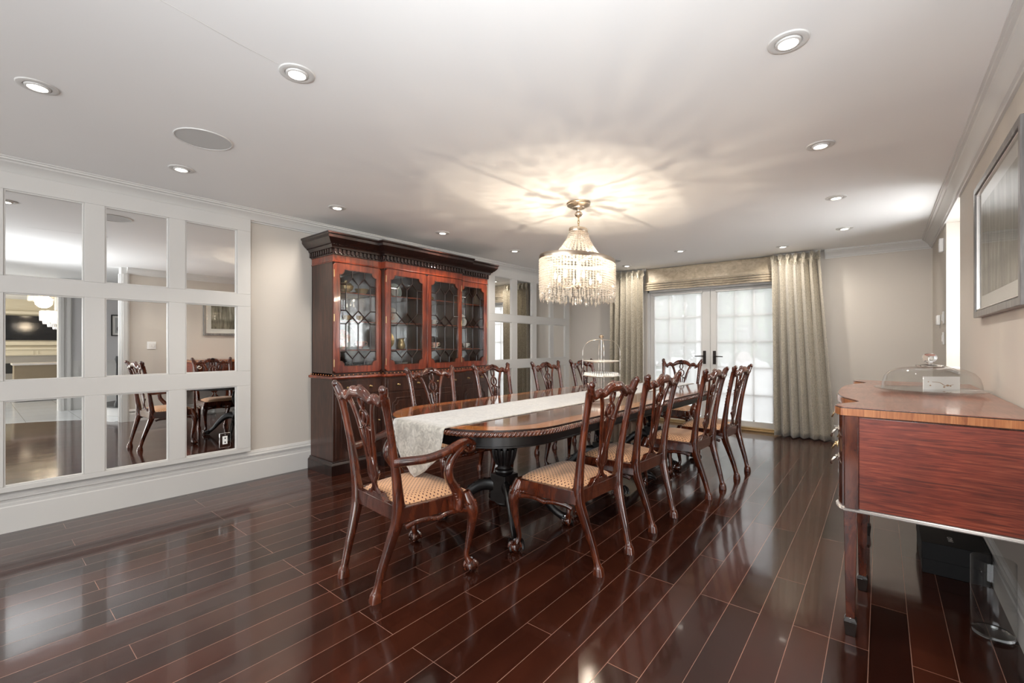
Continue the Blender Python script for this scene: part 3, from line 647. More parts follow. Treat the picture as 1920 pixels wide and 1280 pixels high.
# ================================================================= CHAIRS
def make_chair(name, label, cat, arms=False, group=None):
    t = thing(name, label, cat, (0,0,0), 0, group); w = M['mah']
    yb = lambda z: 0.095-0.095*max(0,(z-0.44))/0.55*(0.6+0.4*max(0,(z-0.44))/0.55)
    for s in (-1, 1):
        b = MB()   # rear leg, square section, splayed back
        b.ctube([(s*0.168,-0.006,0.0,0.024,0.030),(s*0.169,-0.004,0.035,0.021,0.026),(s*0.171,0.002,0.06,0.015,0.018),(s*0.178,0.025,0.15,0.017,0.020),(s*0.192,0.062,0.27,0.020,0.024),(s*0.207,0.090,0.37,0.024,0.029),(s*0.213,0.095,0.45,0.025,0.030)], 4, seg=12, up=(0,1,0), sq=3.2)
        b.build('leg', w, t)
        b = MB()   # back post with ear
        b.ctube([(s*0.213,0.094,0.44,0.024,0.028),(s*0.217,yb(0.58),0.58,0.020,0.022),(s*0.222,yb(0.72),0.72,0.018,0.018),(s*0.229,yb(0.86),0.86,0.018,0.017),(s*0.233,yb(0.94),0.94,0.021,0.019),(s*0.238,yb(0.98)-0.002,0.975,0.025,0.022)], 4, seg=12, up=(0,1,0), sq=2.8)
        for k in range(14):
            z = 0.56+0.028*k; x = s*(0.213+0.0205*((z-0.44)/0.5)); b.ell((x, yb(z)+0.0165, z), (0.007,0.005,0.012), 6, 4)
        b.build('back_post', w, t)
        b = MB()   # cabriole front leg
        b.ctube([(s*0.246,0.478,0.43,0.030),(s*0.262,0.492,0.375,0.037),(s*0.274,0.506,0.33,0.036),(s*0.274,0.506,0.27,0.026),(s*0.262,0.494,0.17,0.018),(s*0.253,0.485,0.095,0.0145),(s*0.258,0.492,0.065,0.017),(s*0.266,0.502,0.045,0.024)], 5, seg=14, up=(0,1,0), sq=2.2)
        for a in range(9):      # knee leafage
            q = a/8; b.ell((s*(0.285+0.004*math.sin(q*3)), 0.515+0.008*math.sin(q*3), 0.385-0.12*q), (0.013-0.006*q,0.013-0.006*q,0.010), 7, 5)
            if a < 5:
                b.ell((s*(0.268-0.016*a), 0.529-0.005*a, 0.375+0.002*a), (0.012,0.009,0.010-0.001*a), 7, 5)
                b.ell((s*(0.293-0.002*a), 0.500-0.018*a, 0.373+0.002*a), (0.009,0.012,0.010-0.001*a), 7, 5)
        lg = b.build('leg', w, t)
        b = MB(); fx, fy_ = s*0.268, 0.505
        b.ell((fx, fy_, 0.031), (0.031,0.031,0.030), 14, 9)
        for a0 in (45, 135, 225, 315):
            a = R(a0 if s > 0 else a0); c, d = math.cos(a), math.sin(a)
            b.ctube([(fx+c*0.012,fy_+d*0.012,0.064,0.008),(fx+c*0.026,fy_+d*0.026,0.052,0.010),(fx+c*0.034,fy_+d*0.034,0.034,0.0095),(fx+c*0.034,fy_+d*0.034,0.016,0.007),(fx+c*0.029,fy_+d*0.029,0.006,0.004)], 3, seg=8)
        b.build('claw_foot', w, lg)
    # crest rail
    hp = [(0,0.992,0.028),(0.035,0.994,0.029),(0.068,0.984,0.026),(0.095,0.966,0.021),(0.115,0.957,0.019),(0.138,0.965,0.025),(0.156,0.968,0.024),(0.178,0.954,0.018),(0.200,0.949,0.019),(0.218,0.960,0.022),(0.233,0.983,0.023),(0.245,1.006,0.021),(0.249,1.024,0.013)]
    pts = [(-x, yb(z)-0.014*math.cos(x/0.25*1.5), z, 0.020, r_) for x, z, r_ in reversed(hp)]+[(x, yb(z)-0.014*math.cos(x/0.25*1.5), z, 0.020, r_) for x, z, r_ in hp[1:]]
    b = MB(); b.ctube(pts, 4, seg=14, sq=2.3)
    for s in (-1, 1):
        for x, z, r_ in ((0.248,1.018,0.021),(0.150,0.981,0.013),(0.163,0.975,0.011),(0.137,0.977,0.010),(0.070,1.000,0.010),(0.055,1.008,0.011)):
            b.ell((s*x, yb(z)-0.010, z), (r_,0.016,r_), 10, 7)
        for k in range(6): b.ell((s*(0.100-0.016*k), yb(0.98)+0.010, 0.962+0.005*k), (0.010,0.008,0.007), 7, 5)
        for k in range(4): b.ell((s*(0.225-0.016*k), yb(0.97)+0.014, 0.958+0.003*k), (0.009,0.006,0.008), 7, 5)
        b.ctube([(s*0.205,yb(0.94)+0.004,0.945,0.006),(s*0.180,yb(0.93)+0.006,0.925,0.007),(s*0.168,yb(0.93)+0.006,0.935,0.006)], 3, seg=8)
    for k in range(7):
        a = PI*(k+0.5)/7; b.ell((0.026*math.cos(a), yb(1.0)+0.004, 1.000+0.018*math.sin(a)), (0.007,0.014,0.011), 7, 5)
    b.build('crest_rail', w, t)
    # pierced splat
    b = MB(); F = lambda x, z, ra=0.010, rb=0.008, o=0: (x, yb(z)-0.006+o, z, ra, rb)
    k = dict(seg=10, up=(0,1,0), sq=2.6)
    for s in (-1, 1):
        b.ctube([F(s*0.135,0.965,0.018),F(s*0.104,0.92,0.016),F(s*0.078,0.85,0.015),F(s*0.060,0.77,0.015),F(s*0.044,0.69,0.012),F(s*0.036,0.62,0.013),F(s*0.040,0.585,0.014),F(s*0.036,0.555,0.014),F(s*0.014,0.530,0.012),F(s*0.013,0.505,0.009),F(s*0.020,0.485,0.010),F(s*0.043,0.462,0.012)], 4, **k)
        b.ctube([F(s*0.010,0.975,0.006),F(s*0.020,0.945,0.007),F(s*0.014,0.918,0.007),F(s*0.003,0.902,0.006)], 4, **k)
        b.ctube([F(s*0.000,0.900,0.006),F(s*0.026,0.888,0.007),F(s*0.038,0.860,0.007),F(s*0.030,0.832,0.007),F(s*0.006,0.815,0.006)], 4, **k)
        b.ctube([F(s*0.060,0.80,0.007),F(s*0.036,0.800,0.007),F(s*0.016,0.812,0.006)], 3, **k)
        b.ctube([F(s*0.030,0.80,0.006),F(s*0.024,0.74,0.006),F(s*0.010,0.67,0.006)], 3, **k)
        for q in range(5): b.ell((s*0.012*(1 if q%2 else 0.4), yb(0.60)+0.008, 0.565+0.016*q), (0.008,0.006,0.007), 7, 5)
        b.ell((s*0.046, yb(0.575), 0.575), (0.010,0.009,0.014), 8, 6); b.ell((s*0.049, yb(0.8)+0.004, 0.795), (0.010,0.009,0.010), 8, 6)
    b.ctube([F(0,0.888,0.003),F(0,0.868,0.009),F(0,0.850,0.010),F(0,0.832,0.004)], 3, **k)
    b.ctube([F(0,0.815,0.007),F(0,0.77,0.012),F(0,0.72,0.010),F(0,0.66,0.012),F(0,0.60,0.030),F(0,0.570,0.036),F(0,0.545,0.024),F(0,0.530,0.010)], 4, **k)
    for q in range(8): b.ell((0, yb(0.7)+0.004+0.0, 0.66+0.018*q), (0.006,0.010,0.006), 7, 5)
    b.build('splat', w, t)
    # seat rails with shoe
    b = MB()
    z0, z1 = 0.362, 0.438
    def bar(p, q, th, za=z0, zb=z1):
        d = (Vector(q)-Vector(p)).normalized(); n = Vector((d.y,-d.x))*th
        P = [Vector(p)-n, Vector(q)-n, Vector(q)+n, Vector(p)+n]
        b.hexa([(v.x,v.y,za) for v in P], [(v.x,v.y,zb) for v in P])
    bar((-0.222,0.095), (-0.262,0.492), 0.012); bar((0.222,0.095), (0.262,0.492), 0.012)
    bar((-0.268,0.492), (0.268,0.492), 0.013); bar((-0.200,0.098), (0.200,0.098), 0.014)
    b.prism([(-0.105,0.438),(-0.085,0.446),(-0.060,0.470),(0.060,0.470),(0.085,0.446),(0.105,0.438)], lambda x,z,d:(x,d,z), 0.082, 0.112)
    rl = b.build('seat_rail', w, t, bevel=0.003)
    b = MB()   # shaped lower edge with carved shell
    for p, q in (((-0.25,0.505),(0.25,0.505)), ((-0.232,0.12),(-0.270,0.47)), ((0.232,0.12),(0.270,0.47))):
        n = 15; P = []
        for i in range(n):
            u = i/(n-1); zz = 0.362-0.010-0.010*math.exp(-((u-0.5)/0.10)**2)-0.014*(abs(2*u-1)**6); P.append((p[0]+(q[0]-p[0])*u, p[1]+(q[1]-p[1])*u, zz, 0.011, 0.013))
        b.tube(P, seg=10, sq=2.3)
        for kk in range(-4, 5):
            u = 0.5+kk*0.028; b.ell((p[0]+(q[0]-p[0])*u+(0.012*math.copysign(1,p[0]) if p[1] < 0.3 else 0), p[1]+(q[1]-p[1])*u+(0.011 if p[1] > 0.3 else 0), 0.352-0.008*math.cos(kk*0.4)), (0.007,0.008,0.013-0.001*abs(kk)), 7, 5)
    b.build('carved_edge', w, rl)
    # upholstered slip seat
    b = MB(); V = []; F_ = []; n = 14
    for j in range(n+1):
        for i in range(n+1):
            u, v = i/n*2-1, j/n*2-1
            e = lambda q: math.copysign(1-(1-abs(q))**1.0, q)
            hw = 0.198+(0.250-0.198)*(v+1)/2; y = 0.118+(0.494-0.118)*(v+1)/2+0.012*(1-u*u)*(v+1)/2
            d = (1-abs(u)**4)*(1-abs(v)**4); z = 0.436+0.040*d**0.55
            V.append((u*hw, y, z))
    for j in range(n):
        for i in range(n): a = j*(n+1)+i; F_.append((a, a+1, a+n+2, a+n+1))
    b.add(V, F_)
    b.add([(-0.198,0.118,0.434),(0.198,0.118,0.434),(0.250,0.494,0.434),(-0.250,0.494,0.434)], [(3,2,1,0)])
    b.build('seat', M['seat'], t, ang=70)
    if arms:
        for s in (-1, 1):
            b = MB()
            b.ctube([(s*0.224,0.060,0.662,0.020,0.024),(s*0.252,0.115,0.664,0.022,0.022),(s*0.290,0.21,0.668,0.025,0.021),(s*0.306,0.31,0.688,0.027,0.020),(s*0.306,0.39,0.714,0.026,0.019),(s*0.302,0.450,0.720,0.024,0.018),(s*0.300,0.487,0.700,0.023,0.015),(s*0.300,0.478,0.673,0.022,0.012),(s*0.300,0.452,0.670,0.021,0.011),(s*0.300,0.445,0.688,0.020,0.009)], 6, seg=12, sq=2.4)
            a = b.build('armrest', w, t)
            b = MB()
            b.ctube([(s*0.302,0.432,0.700,0.018,0.017),(s*0.304,0.378,0.672,0.020,0.020),(s*0.303,0.332,0.615,0.022,0.022),(s*0.300,0.330,0.555,0.022,0.024),(s*0.293,0.365,0.498,0.023,0.028),(s*0.287,0.400,0.450,0.025,0.034),(s*0.285,0.405,0.400,0.023,0.038),(s*0.283,0.400,0.366,0.018,0.026)], 6, seg=12, up=(1,0,0), sq=2.4)
            for q in range(7): b.ell((s*(0.306-0.002*q), 0.385+0.010*q-0.009*max(0,q-3), 0.50-0.020*q), (0.010,0.013,0.009), 8, 6); b.ell((s*0.300, 0.360+0.006*q, 0.49-0.016*q), (0.011,0.008,0.008), 8, 6)
            b.build('arm_support', w, a)
    return t

side = make_chair('dining_chair', 'carved side chair pulled out nearest the viewer on the right side of the table', 'chair', False, 'carved mahogany side chairs')
side.location = (-1.160, 2.31, 0); side.rotation_euler = (0,0,R(90-3))
for x, y, r_, lab in ((-1.155,3.03,87,'second carved side chair from the viewer on the near right row'),
                 (-1.055,3.92,87,'third carved side chair from the viewer on the near right row'),
                 (-1.015,4.645,87,'last carved side chair of the near right row, beside the french doors'),
                 (-3.06,2.60,-92,'carved side chair across the table, directly before the tall cabinet doors'),
                 (-3.03,3.37,-92,'carved side chair across the table, in front of the right end of the tall cabinet'),
                 (-2.98,4.25,-92,'carved side chair across the table, before the narrow mirror wall'),
                 (-2.98,5.05,-92,'carved side chair across the table, behind the tiered cake stand')):
    dup(side, (x, y, 0), R(r_), lab)
arm = make_chair('dining_armchair', 'carved mahogany armchair at the near end of the table, seen from behind', 'armchair', True, 'carved mahogany armchairs')
arm.location = (-2.030, 1.262, 0); arm.rotation_euler = (0,0,R(-5))
dup(arm, (-2.01, 5.93, 0), R(178), 'carved mahogany armchair at the far end of the table before the french doors')

# ================================================================= TABLE
TX, TY, TA = -1.975, 3.50, R(-2.2)
t = thing('dining_table', 'long mahogany pedestal dining table with orange banding and rope carved edge', 'table', (TX, TY, 0), TA)
def tout(ins, n=14):
    hw, hl, r = 0.635-ins, 1.80-ins, max(0.05, 0.44-ins); P = []
    for cx, cy, a0 in ((hw-r,hl-r,0),(-(hw-r),hl-r,90),(-(hw-r),-(hl-r),180),(hw-r,-(hl-r),270)):
        for k in range(n+1): a = R(a0+90*k/n); P.append((cx+r*math.cos(a), cy+r*math.sin(a)+0.03*math.copysign(1,cy)*math.cos(a)**2*0))
    out = []
    for i in range(len(P)):  # slight bow of the ends
        x, y = P[i]; out.append((x, y+math.copysign(0.05*(1-(x/hw)**2), y) if abs(y) > hl-r-0.001 else y))
    return out
zt = lambda x, y, d: (x, y, d)
b = MB(); b.mi = 0; b.prism(tout(0.012), zt, 0.742, 0.7745)
b.mi = 1; b.ring(tout(0.012), tout(0.018), zt, 0.7745, 0.7752)
b.mi = 2; b.ring(tout(0.018), tout(0.125), zt, 0.7745, 0.7755)
b.mi = 1; b.ring(tout(0.125), tout(0.131), zt, 0.7745, 0.7757)
b.mi = 3; b.prism(tout(0.131), zt, 0.7745, 0.7755)
b.build('tabletop', [M['mahd'], M['string'], M['band'], M['field']], t, smooth=False)
o = tout(0.004, 30); per = []; P = [Vector((x,y,0)) for x, y in o]; P.append(P[0]); step = 0.0046; acc = 0
for i in range(len(P)-1):
    seg = (P[i+1]-P[i]); Ls = seg.length; q = acc
    while q < Ls and Ls > 1e-6: per.append(P[i]+seg*(q/Ls)); q += step
    acc = q-Ls
b = MB(); b.tube([(p.x, p.y, 0.752, 0.008, 0.014) for p in per[::4]], seg=8, closed=True)
for i in range(0, len(per)-2, 5):
    p = per[i]; T = (per[(i+2) % len(per)]-per[i-2]).normalized(); Nn = Vector((T.y, -T.x, 0)); D = (T*0.72+Vector((0,0,0.70))).normalized(); E2 = Nn.cross(D)
    Mx = Matrix((Nn, E2, D)).transposed()
    b.ell((p.x+Nn.x*0.002, p.y+Nn.y*0.002, 0.752), (0.0135, 0.0088, 0.0205), 8, 6, Mx)
b.build('rope_edge', M['mahr'], t, ang=80)
b = MB(); b.ring(tout(0.085), tout(0.11), zt, 0.662, 0.742); b.ring(tout(0.078), tout(0.09), zt, 0.662, 0.672); b.build('apron', M['ebony'], t, bevel=0.002)
for py in (-1.13, 0.20, 1.26):
    b = MB()
    b.lathe([(0.16,0.742),(0.16,0.70),(0.11,0.66),(0.075,0.64),(0.050,0.625),(0.058,0.612),(0.050,0.60),(0.066,0.575),(0.076,0.54),(0.077,0.50),(0.070,0.46),(0.055,0.42),(0.046,0.39),(0.048,0.375),(0.064,0.37),(0.068,0.358),(0.064,0.348),(0.056,0.343),(0.056,0.338)], (0,py,0), 24)
    for k in range(12):
        a = 2*PI*k/12; c, d = math.cos(a), math.sin(a)
        b.ctube([(c*0.052,py+d*0.052,0.40,0.007),(c*0.070,py+d*0.070,0.45,0.011),(c*0.079,py+d*0.079,0.51,0.013),(c*0.071,py+d*0.071,0.57,0.009),(c*0.052,py+d*0.052,0.598,0.005)], 3, seg=6)
    b.box(-0.068,py-0.068,0.15,0.068,py+0.068,0.338)
    b.lathe([(0.062,0.15),(0.064,0.138),(0.05,0.125),(0.02,0.11),(0.0,0.105)][::-1], (0,py,0), 16)
    ped = b.build('pedestal', M['ebony'], t, bevel=0.002)
    for a0 in (38, 142, 218, 322):
        a = R(a0); c, d = math.cos(a), math.sin(a); b = MB()
        G = lambda r_, z, ra, rb: (c*r_, py+d*r_, z, ra, rb)
        b.ctube([G(0.04,0.245,0.032,0.045),G(0.12,0.262,0.030,0.042),G(0.20,0.235,0.028,0.038),G(0.28,0.165,0.024,0.030),G(0.34,0.095,0.020,0.024),G(0.385,0.060,0.020,0.024),G(0.415,0.045,0.026,0.028)], 5, seg=12, sq=2.6)
        for q in range(6): b.ell((c*(0.10+0.035*q), py+d*(0.10+0.035*q), 0.298-0.006*q*q*0.6), (0.018,0.018,0.010), 7, 5)
        for q in (-1, 0, 1, 2):
            sx, sy = -d*(q-0.5)*0.020, c*(q-0.5)*0.020
            b.ctube([(c*0.40+sx,py+d*0.40+sy,0.052,0.012),(c*0.435+sx*1.2,py+d*0.435+sy*1.2,0.045,0.014),(c*0.460+sx*1.25,py+d*0.460+sy*1.25,0.022,0.012),(c*0.468+sx*1.25,py+d*0.468+sy*1.25,0.009,0.006)], 3, seg=8)
        b.ell((c*0.425, py+d*0.425, 0.024), (0.030,0.030,0.021), 10, 7)
        b.build('leg', M['ebony'], ped)
# runner
t = thing('table_runner', 'silver crushed velvet runner hanging over both ends of the table', 'table runner', (TX, TY, 0.777), TA)
b = MB(); hw = 0.235; ye = 1.858; nx, V = 14, []
path = []
n1 = 60
rows = []
for j in range(n1+1): rows.append(('t', -ye+0.012+(2*ye-0.024)*j/n1))
top = [r_[1] for r_ in rows]; nd = 12
seq = [(-1, k/nd) for k in range(nd, 0, -1)]+[(0, y) for y in top]+[(1, k/nd) for k in range(1, nd+1)]
for kind, q in seq:
    for i in range(nx+1):
        u = i/nx*2-1; x = u*hw
        if kind == 0: V.append((x, q, 0.0015+0.0008*math.sin(q*31+u*5)))
        else:
            Lh = 0.315-0.155*abs(u)**1.1; s_ = q*Lh
            ang = min(1, s_/0.03)
            out = 0.018*math.sin(ang*PI/2); dn = max(0, s_-0.012)
            rip = 0.010*math.sin(u*5+q*3)*q+0.006*math.sin(u*11+2)*q
            V.append((x*(1-0.03*q), kind*(ye-0.012+out+rip+0.012*q+(0.016 if False else 0)), 0.0015-dn-(0 if s_ > 0.012 else 0)))
nr = len(seq); F_ = [(j*(nx+1)+i, j*(nx+1)+i+1, (j+1)*(nx+1)+i+1, (j+1)*(nx+1)+i) for j in range(nr-1) for i in range(nx)]
b.add(V, F_); b.build('cloth', M['velvet'], t, solid=0.003, ang=80)
# cake stand
t = thing('tiered_cake_stand', 'tall silver wire cake stand with two white plates on the runner', 'cake stand', (-2.115, 3.95, 0.7815))
b = MB()
hoop = [(-0.18,0,0.003),(-0.18,0,0.2),(-0.18,0,0.36),(-0.172,0,0.41),(-0.145,0,0.455),(-0.095,0,0.485),(0,0,0.492),(0.095,0,0.485),(0.145,0,0.455),(0.172,0,0.41),(0.18,0,0.36),(0.18,0,0.2),(0.18,0,0.003)]
ca, sa = math.cos(R(36)), math.sin(R(36))
b.ctube([(x*ca, x*sa, z, 0.0019) for x, _, z in hoop], 5, seg=8); b.ctube([(-x*sa, x*ca, z, 0.0019) for x, _, z in hoop], 5, seg=8)
b.lathe([(0.0028,0.002),(0.0028,0.50)], seg=8)
for z in (0.003, 0.143, 0.283): b.tube([(0.178*math.cos(2*PI*k/40), 0.178*math.sin(2*PI*k/40), z, 0.0019) for k in range(40)], seg=6, closed=True)
b.build('wire_frame', M['silver'], t)
b = MB(); b.lathe([(0.006,0.492),(0.008,0.505),(0.020,0.513),(0.024,0.525),(0.018,0.536),(0.006,0.542),(0.0,0.543)], seg=18); b.build('knob', M['champ'], t)
for z, fr in ((0.14,True),(0.28,False)):
    b = MB(); b.lathe([(0.0,0.002),(0.09,0.0),(0.12,-0.006) if False else (0.12,0.0),(0.165,0.014),(0.174,0.018),(0.172,0.021),(0.12,0.006),(0.0,0.006)], (0,0,z-0.012), 36)
    pl = b.build('plate', M['china'], t)
    if fr:
        b = MB()
        for k in range(44): a = 2*PI*k/44; b.ell((0.158*math.cos(a), 0.158*math.sin(a), z+0.016), (0.011,0.011,0.017), 6, 5)
        b.build('doily', M['china'], pl)

# ================================================================= CHANDELIER
CX_, CY_ = -2.0, 3.33
t = thing('crystal_chandelier', 'oval beaded crystal chandelier hanging over the dining table', 'chandelier', (CX_, CY_, 0))
b = MB(); b.lathe([(0.0,2.4395),(0.100,2.4395),(0.102,2.430),(0.096,2.424),(0.098,2.414),(0.080,2.404),(0.055,2.398),(0.052,2.388),(0.030,2.382),(0.018,2.374),(0.016,2.366),(0.028,2.355),(0.033,2.340),(0.028,2.326),(0.014,2.316),(0.006,2.310),(0.0,2.308)], seg=30); b.build('canopy', M['champ'], t)
b = MB()
for k in range(4):
    z = 2.298-0.024*k; pts = []
    for q in range(14):
        a = 2*PI*q/14; x = 0.008*math.cos(a); pts.append((x if k%2 else 0, 0 if k%2 else x, z+0.017*math.sin(a), 0.0026))
    b.tube(pts, seg=6, closed=True, up=(0.3,0.2,1))
b.build('chain', M['brass'], t)
A1, B1, ZR = 0.262, 0.43, 1.925
def ov(a, f=1.0, da=0): return ((A1*f+da)*math.cos(a), (B1*f+da)*math.sin(a))
def band(a_, b_, z0, z1, th, seg=64):
    b = MB(); V = []; pr = [(0,z0),(0,z1),(th,z1),(th+0.003,(z0+z1)/2),(th,z0)]; q = len(pr)
    for k in range(seg):
        a = 2*PI*k/seg
        for o_, z in pr: V.append(((a_+o_)*math.cos(a), (b_+o_)*math.sin(a), z))
    F_ = [(k*q+i, k*q+(i+1)%q, ((k+1)%seg)*q+(i+1)%q, ((k+1)%seg)*q+i) for k in range(seg) for i in range(q)]
    b.add(V, F_); return b
band(A1, B1, ZR, ZR+0.034, 0.004).build('drum_band', M['champ'], t)
tb = band(0.066, 0.095, 2.185, 2.215, 0.004, 32); tb.lathe([(0,2.21),(1,2.21),(1,2.217),(0,2.217)], (0,0,0), 24, 0.068, 0.097); tb.lathe([(0.008,2.217),(0.006,2.225)], seg=10); tb.build('crown_ring', M['champ'], t)
b = MB()
for k in range(8):
    a = 2*PI*k/8; x, y = ov(a); b.ctube([(x,y,ZR+0.02,0.0035),(x*0.6,y*0.6,ZR+0.05,0.0035),(0,0,ZR+0.02,0.0035)], 4, seg=6)
    x, y = ov(a+0.2, 0.62); b.ctube([(0,0,1.74,0.004),(x*0.6,y*0.6,1.715,0.004),(x,y,1.745,0.004),(x,y,1.765,0.006)], 4, seg=6)
b.lathe([(0.007,1.73),(0.007,2.2)], seg=8); b.lathe([(0.0,1.70),(0.02,1.71),(0.028,1.73),(0.015,1.75),(0.007,1.76)], seg=12)
b.build('inner_frame', M['champ'], t)
for k in range(8):
    a = 2*PI*k/8+0.2; x, y = ov(a, 0.62)
    b = MB(); b.lathe([(0.0,0.0),(0.008,0.002),(0.011,0.02),(0.010,0.035),(0.005,0.052),(0.0,0.062)], (x,y,1.77), 10); b.build('candle_bulb', M['bulb'], t)
    if k % 2 == 0:
        l = bpy.data.lights.new('candle_light', 'POINT'); l.energy = 9; l.color = (1.0,0.84,0.64); l.shadow_soft_size = 0.005
        lo = bpy.data.objects.new('candle_light', l); COL.objects.link(lo); lo.location = (CX_+x, CY_+y, 1.865)
def bead_line(b, p, q, n, r_):
    for i in range(n):
        u = (i+0.5)/n; c = [p[j]+(q[j]-p[j])*u for j in range(3)]; b.ell(c, (r_*1.15, r_*1.15, r_*0.9), 6, 4)
b = MB(); n = 76
for k in range(n): a = 2*PI*k/n; x, y = ov(a); bead_line(b, (x,y,ZR), (x,y,1.672), 13, 0.0104)

o = b.build('drum_bead_curtain', M['crystal'], t, smooth=False); o['kind'] = 'stuff'
b = MB(); n = 32
for k in range(n):
    a = 2*PI*k/n; c, d = math.cos(a), math.sin(a); m_ = 14
    for i in range(m_):
        u = (i+0.5)/m_; f = u**1.55; b.ell(((0.066+(0.185-0.066)*f)*c, (0.095+(0.30-0.095)*f)*d, 2.185-(2.185-1.95)*u), (0.0120,0.0120,0.0085), 6, 4)
o = b.build('upper_bead_cone', M['crystal'], t, smooth=False); o['kind'] = 'stuff'
b = MB(); rnd = random.Random(3)
for lay, f, z0, n in ((0,1.0,1.668,58),(1,0.84,1.655,34),(2,0.55,1.65,18)):
    for k in range(n):
        a = 2*PI*(k+0.3*lay)/n; x, y = ov(a, f); dz = rnd.uniform(0, 0.030)
        b.ell((x,y,z0-0.006), 0.007, 6, 4)
        z = z0-0.020-dz; h = 0.022+0.010*(k%2)
        bead_line(b, (x,y,z0-0.012), (x,y,z+0.004), 2, 0.0055)
        b.add([(x,y,z+0.006),(x+0.011,y,z-h*0.45),(x,y+0.011,z-h*0.45),(x-0.011,y,z-h*0.45),(x,y-0.011,z-h*0.45),(x,y,z-h*1.3)], [(0,1,2),(0,2,3),(0,3,4),(0,4,1),(5,2,1),(5,3,2),(5,4,3),(5,1,4)])
o = b.build('pendant_fringe', M['crystal'], t, smooth=False); o['kind'] = 'stuff'
# ================================================================= CHINA CABINET
CBX, CBY = XL, 3.26
t = thing('china_cabinet', 'tall breakfront china cabinet with four glazed doors and dentil cornice', 'cabinet', (CBX, CBY, 0)); CAB = t
XB, XS, XC, HT, HC = 0.030, 0.445, 0.515, 1.065, 0.54     # back, side front, centre front, half length, half centre
def plan(g, gx=None):
    gx = g if gx is None else gx
    return [(XB,-HT-g),(XS+gx,-HT-g),(XS+gx,-HC-g),(XC+gx,-HC-g),(XC+gx,HC+g),(XS+gx,HC+g),(XS+gx,HT+g),(XB,HT+g)]
# base
b = MB(); b.prism(plan(0.012), zt, 0.02, 0.895); bs = b.build('base_case', M['cab'], t, bevel=0.003)
b = MB(); b.sweep(plan(0.012), [(0,0),(0.030,0),(0.030,0.095),(0.022,0.105),(0.014,0.112),(0.012,0.125),(0,0.130)], 1); b.build('plinth', M['mahd'], t, bevel=0.001)
b = MB(); b.prism(plan(0.012), zt, 0.895, 0.925); b.sweep(plan(0.012), [(0,0.895),(0.012,0.895),(0.022,0.903),(0.024,0.915),(0.020,0.925),(0,0.925)], 1); b.build('waist_moulding', M['cabr'], t)
b = MB()
for i, (p, q) in enumerate(zip(plan(0.02)[:-1], plan(0.02)[1:])):
    L_ = math.dist(p, q); n = max(1, int(L_/0.045))
    for k in range(n):
        u = (k+0.5)/n; b.ell((p[0]+(q[0]-p[0])*u, p[1]+(q[1]-p[1])*u, 0.935), (0.007,0.007,0.006), 8, 5)
o = b.build('beaded_gallery', M['cross'], t)
NB = MB()
# base doors with raised panels, and drawers over
SEC = [(-HT,-HC,XS),(-HC,0,XC),(0,HC,XC),(HC,HT,XS)]
def notch(y0, y1, z0, z1, r_, n=5, concave=True):
    P = []
    for cx, cz, sy, sz in ((y0,z0,1,1),(y1,z0,-1,1),(y1,z1,-1,-1),(y0,z1,1,-1)):
        arc = [(cx+sy*r_*math.cos(PI/2*k/n), cz+sz*r_*math.sin(PI/2*k/n)) for k in range(n+1)]
        if (sy, sz) in ((1,1),(-1,-1)): arc = arc[::-1]
        P += arc
    return P
def outer_for(y0, y1, z0, z1, Y0, Y1, Z0, Z1, r_, n=5):
    P = []
    for cx, cz, sy, sz, X, Z in ((y0,z0,1,1,Y0,Z0),(y1,z0,-1,1,Y1,Z0),(y1,z1,-1,-1,Y1,Z1),(y0,z1,1,-1,Y0,Z1)):
        arc = []
        for k in range(n+1):
            u = k/n
            if u < 0.5: w_ = u/0.5; arc.append((cx+sy*r_*(1-w_)+(X-cx)*w_ if True else X, Z)) 
            else: w_ = (u-0.5)/0.5; arc.append((X, Z+(cz+sz*r_-Z)*w_))
        if (sy, sz) in ((1,1),(-1,-1)): arc = arc[::-1]
        P += arc
    return P
cf = lambda X: (lambda a, z, d: (X+d, a, z))
for y0, y1, X in SEC:
    a, c = y0+0.012, y1-0.012
    if X == XS and y0 < 0: c -= 0.008
    if X == XS and y0 > 0: a += 0.02
    b = MB(); X0 = X+0.012; f = cf(X0)
    b.prism([(a,0.745),(c,0.745),(c,0.875),(a,0.875)], f, 0.001, 0.010)
    dr = b.build('drawer', M['cab'], t, bevel=0.003)
    for k in (0.25, 0.75):
        yy = a+(c-a)*k; b = MB(); b.lathe([(0.013,0.010),(0.013,0.013),(0.006,0.016),(0.005,0.024),(0.010,0.030),(0.010,0.036),(0.0,0.040)], (X0, yy, 0.81), 14, axis='x'); b.build('knob', M['brass'], dr)
    b = MB(); b.prism([(a,0.15),(c,0.15),(c,0.73),(a,0.73)], f, 0.001, 0.008)
    pa = (a+0.055, c-0.055, 0.205, 0.675)
    b.ring(notch(*pa, 0.045), notch(pa[0]+0.010, pa[1]-0.010, pa[2]+0.010, pa[3]-0.010, 0.045), f, 0.008, 0.016)
    b.prism(notch(pa[0]+0.028, pa[1]-0.028, pa[2]+0.028, pa[3]-0.028, 0.045), f, 0.008, 0.012)
    dd = b.build('door', M['cab'], t, bevel=0.002)
    hy = c-0.025 if y0 in (-HT, -HC) else a+0.025
    b = MB(); b.lathe([(0.009,0.008),(0.009,0.012),(0.004,0.014),(0.004,0.020),(0.008,0.026),(0.0,0.032)], (X0, hy, 0.46), 12, axis='x'); b.build('knob', M['brass'], dd)
